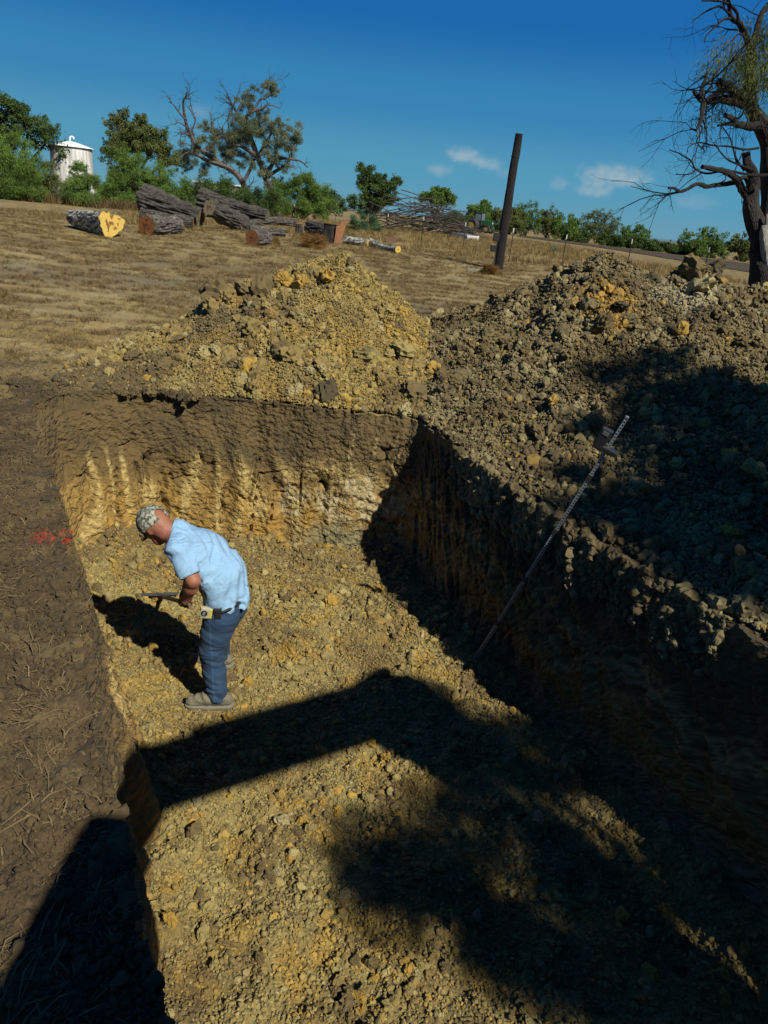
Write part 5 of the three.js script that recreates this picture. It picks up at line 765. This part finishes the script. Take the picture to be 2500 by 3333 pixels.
{ // tall leaning timber post with meter boxes
  const t = thing('utility_pole', 'tall dark wooden pole with small boxes near its foot', 'pole', [2.96, G(3, 26.9) - .02, -26.86]);
  part('pole', limb([[0, -.2, 0], [.02, 1.4, 0], [.04, 2.9, 0], [.08, 4.1, 0]], .165, .115, 12, 4, .1, 2), std([.007, .0055, .005], .95, { bumpMap: barkBump, bumpScale: .02 }), t);
  part('meter_box', box(.2, .26, .16, -.2, 1.02, .05, .02), std([.008, .008, .008], .8), t); part('box_lid', box(.3, .03, .2, -.22, 1.19, .05, .006), std([.008, .008, .008], .8), t);
  part('wire_wrap', new THREE.TorusGeometry(.125, .012, 6, 20), std([.02, .02, .02], .6), t).rotation.x = Math.PI / 2; t.children[t.children.length - 1].position.set(.05, 3.45, 0); part('switch_box', box(.2, .2, .16, -.24, .66, .05, .02), std([.008, .008, .008], .8), t); part('pipe', limb([[-.15, 0, .1], [-.16, .6, .1], [-.15, .9, .1]], .02, .02, 8, 2, 0), std([.03, .03, .03], .6), t);
  const s = thing('concrete_trough', 'low weathered concrete trough at the foot of the dark pole', 'trough', [2.35, G(2.4, 25.5), -25.5]); part('rim', merge([box(1.0, .09, .06, 0, .03, .22, .012), box(1.0, .09, .06, 0, .03, -.22, .012), box(.06, .09, .38, .47, .03, 0, .012), box(.3, .09, .38, -.1, .025, 0, .012)]), std([.2, .175, .12], .95, { bumpMap: soilBump, bumpScale: .01 }), s); part('bottom', box(.9, .02, .36, 0, -.02, 0, .004), std([.03, .028, .024], .95), s);
}
{ // steel fence posts with white tips
  const proto = new THREE.Group(); part('post', merge([box(.034, 1.32, .008, 0, .56, 0, .002), box(.008, 1.32, .034, 0, .56, .014, .002)]), std([.02, .022, .018], .8), proto); part('white_tip', merge([box(.037, .17, .011, 0, 1.145, 0, .002), box(.011, .17, .037, 0, 1.145, .014, .002)]), std([.55, .55, .5], .7), proto);
  for (const [x, z, s, where] of [[-6.98, -74.3, 1.3, 'beside the rounded green shrub'], [-1.66, -54, .95, 'behind the small rusty crate'], [.46, -37.2, 1, 'in front of the brush pile'], [2.31, -36, .95, 'in front of the white trough'], [3.74, -30.6, .97, 'just beside the tall dark pole'], [5.78, -30.8, .92, 'next to the prickly pear cactus'], [8.13, -30.4, .98, 'behind the peak of the long grey heap'], [10.4, -28.8, .98, 'nearest to the large dark tree']]) { const p = proto.clone(); p.name = numbered('fence_post'); p.userData = { label: 'dark steel fence post with a white tip ' + where, category: 'fence post', group: 'steel fence posts' }; p.position.set(x, G(x, z), z); p.scale.y = s; p.rotation.set((n2(x, z)) * .03, n2(z, x), n2(x, 7) * .03); scene.add(p); }
}
{ // long white concrete trough in the grass
  const t = thing('water_trough', 'long low white concrete trough in the grass before the tractor', 'trough', [3.1, G(3, 61), -61.5], .0), m = std([.55, .56, .52], .9, { bumpMap: soilBump, bumpScale: .01 });
  part('long_side', beam([-1.1, .12, -5.6], [.75, .15, 5], .1, .36), m, t); part('long_side', beam([-.4, .12, -5.6], [1.5, .15, 4.9], .1, .36), m, t); part('end_wall', beam([.72, .12, 5.02], [1.5, .12, 4.92], .1, .38), m, t); part('end_wall', beam([-1.1, .12, -5.6], [-.4, .12, -5.6], .1, .36), m, t);
}
{ // farm tractor
  const t = thing('tractor', 'green farm tractor with a black cab parked beyond the brush pile', 'tractor', [8.45, G(8, 101), -101], -.55); const green = std([.012, .085, .028], .4), blk = std([.018, .018, .018], .7), glass = new THREE.MeshPhysicalMaterial({ color: rgb(.5, .6, .6), roughness: .08, transmission: .8, thickness: 0 });
  part('hood', box(1.25, .62, .62, .75, 1.15, 0, .06), green, t); part('grille', box(.06, .5, .5, 1.4, 1.1, 0, .02), blk, t); part('front_weights', box(.22, .3, .6, 1.5, .68, 0, .03), green, t);
  const cabm = part('cab', merge([box(1.0, .08, 1.15, -.35, 2.28, 0, .03), ...[[-.8, -.5], [-.8, .5], [.1, -.5], [.1, .5]].map(([x, z]) => box(.07, 1.1, .07, x, 1.72, z, .015)), box(1.0, .5, 1.05, -.35, 1.05, 0, .05)]), blk, t);
  part('windscreen', box(.012, .82, .9, .11, 1.78, 0, .003), glass, cabm); for (const z of [-.5, .5]) part('side_window', box(.8, .82, .012, -.35, 1.78, z, .003), glass, cabm);
  part('exhaust', cyl(.045, .045, .95, 10, .42, 1.45, .22), blk, t); part('chassis', box(2.2, .3, .5, .2, .72, 0, .05), blk, t); part('fender', box(.9, .08, 1.5, -.7, 1.45, 0, .03), green, t);
  const badge = part('badge', new THREE.CircleGeometry(.09, 18), std([.7, .72, .68], .5), t); badge.position.set(1.436, 1.2, 0); badge.rotation.y = Math.PI / 2;
  for (const [x, z, R, w] of [[-.75, .78, .78, .42], [-.75, -.78, .78, .42], [-.75, 1.22, .78, .34], [-.75, -1.22, .78, .34], [1.0, .62, .5, .28], [1.0, -.62, .5, .28]]) { const wl = part('wheel', (() => { const g = new THREE.TorusGeometry(R * .76, R * .25, 12, 28); g.scale(1, 1, w / (R * .5)); return g; })(), blk, t); wl.position.set(x, R, z); part('rim', (() => { const g = new THREE.CylinderGeometry(R * .52, R * .52, w * .5, 20); g.rotateX(Math.PI / 2); return g; })(), std([.3, .24, .03], .5), wl); }
  const d = thing('farm_implement', 'low dark farm implement standing behind the tractor', 'implement', [5.4, G(5, 99), -99]); part('frame', merge([box(1.8, .12, .12, 0, .75, 0, .02), box(.12, .7, .12, -.7, .4, 0, .02), box(.12, .7, .12, .7, .4, 0, .02), box(1.6, .1, .1, 0, .4, .3, .02)]), std([.05, .03, .02], .9), d); for (const x of [-.5, 0, .5]) { const k = part('disc', cyl(.28, .28, .03, 16), std([.05, .04, .035], .7), d); k.rotation.z = Math.PI / 2; k.position.set(x, .28, .2); }
}
{ // rusty box and small shed among the bushes
  const t = thing('rusty_crate', 'small rusty metal crate in the grass behind the pale logs', 'crate', [-.9, G(1, 37), -37]); part('sides', merge([box(.46, .24, .02, 0, .12, .2, .004), box(.46, .24, .02, 0, .12, -.2, .004), box(.02, .24, .4, -.22, .12, 0, .004), box(.02, .24, .4, .22, .12, 0, .004)]), std([.13, .075, .045], .9), t); part('lid', box(.34, .02, .36, .12, .3, -.05, .004), std([.06, .045, .035], .9), t).rotation.z = .35;
  const s = thing('shed', 'low pale shed roof half hidden behind the half bare tree', 'shed', [-19.0, G(19, 80), -80], .1); part('wall', box(4.2, 2.2, 2.6, 0, 1.1, 0, .03), std([.36, .35, .31], .9), s); part('roof', box(4.6, .14, 3.0, 0, 2.3, 0, .02), std([.5, .5, .48], .8), s); const d = part('door', box(.8, 1.7, .05, -.8, .9, 1.31, .01), std([.1, .08, .06], .9), s); part('handle', box(.04, .12, .04, -.5, .9, 1.35, .008), std([.3, .3, .3], .4), d); part('window', box(.7, .6, .04, .9, 1.3, 1.31, .01), std([.05, .06, .07], .2), s);
}
{ // the digging machine the picture was taken from; its cab and boom throw the black shadows
  const t = thing('backhoe', 'yellow backhoe standing at the near end of the pit', 'backhoe', [0, 0, 0]), y = std([.42, .27, .03], .5), k = std([.03, .03, .03], .7);
  part('roof', box(1.2, .12, 1.4, .05, 2.82, 1.5, .05), y, t); for (const [x, z] of [[.6, .88], [.6, 2.1], [-.5, 2.1], [-.5, .88]]) part('cab_post', box(.09, 1.9, .09, x, 1.86, z, .015), k, t);
  part('cab_side', box(.05, .9, 1.2, .62, 1.35, 1.5, .02), y, t); part('cab_rear', box(1.1, 1.0, .06, .05, 1.35, 2.17, .02), y, t); part('body', box(1.3, .7, 2.4, .6, .95, 2.0, .08), y, t); part('floor_plate', box(1.3, .06, .9, .55, .88, .65, .02), k, t);
  for (const x of [-.25, 1.35]) for (const z of [1.3, 3.1]) { const R = z < 2 ? .68 : .48, w = part('wheel', (() => { const g = new THREE.TorusGeometry(R * .72, R * .28, 12, 28); g.rotateY(Math.PI / 2); return g; })(), k, t); w.position.set(x, R + .01, z); part('rim', (() => { const g = new THREE.CylinderGeometry(R * .5, R * .5, .2, 20); g.rotateZ(Math.PI / 2); return g; })(), y, w); }
  part('side_housing', box(.54, .72, 1.8, .74, 1.7, .53, .06), y, t); part('boom', beam([.85, 1.9, -.1], [1.3, 2.52, -.5], .3, .36), y, t);
  const dip = part('dipper', beam([1.2, 2.5, -.44], [3.3, 2.5, -1.88], .3, .34), y, t); part('cylinder', beam([1.7, 2.76, -.79], [2.9, 2.76, -1.6], .1, .1), k, dip);
  const bs = new THREE.Shape([[0, 0], [.62, .1], [.7, -.35], [.35, -.75], [-.2, -.6]].map((p) => new THREE.Vector2(...p))); const bg = new THREE.ExtrudeGeometry(bs, { depth: .6, bevelEnabled: true, bevelSize: .02, bevelThickness: .02 }); bg.rotateY(-.6); bg.translate(2.85, 2.5, -2.15); part('bucket', bg, y, t);
  for (const x of [-.55, 1.75]) part('stabiliser', merge([beam([x, .95, .3], [x + (x < 0 ? -.35 : .35), .08, .25], .14, .14), box(.4, .06, .4, x + (x < 0 ? -.35 : .35), .05, .25, .01)]), y, t);
}
renderer.render(scene, camera);
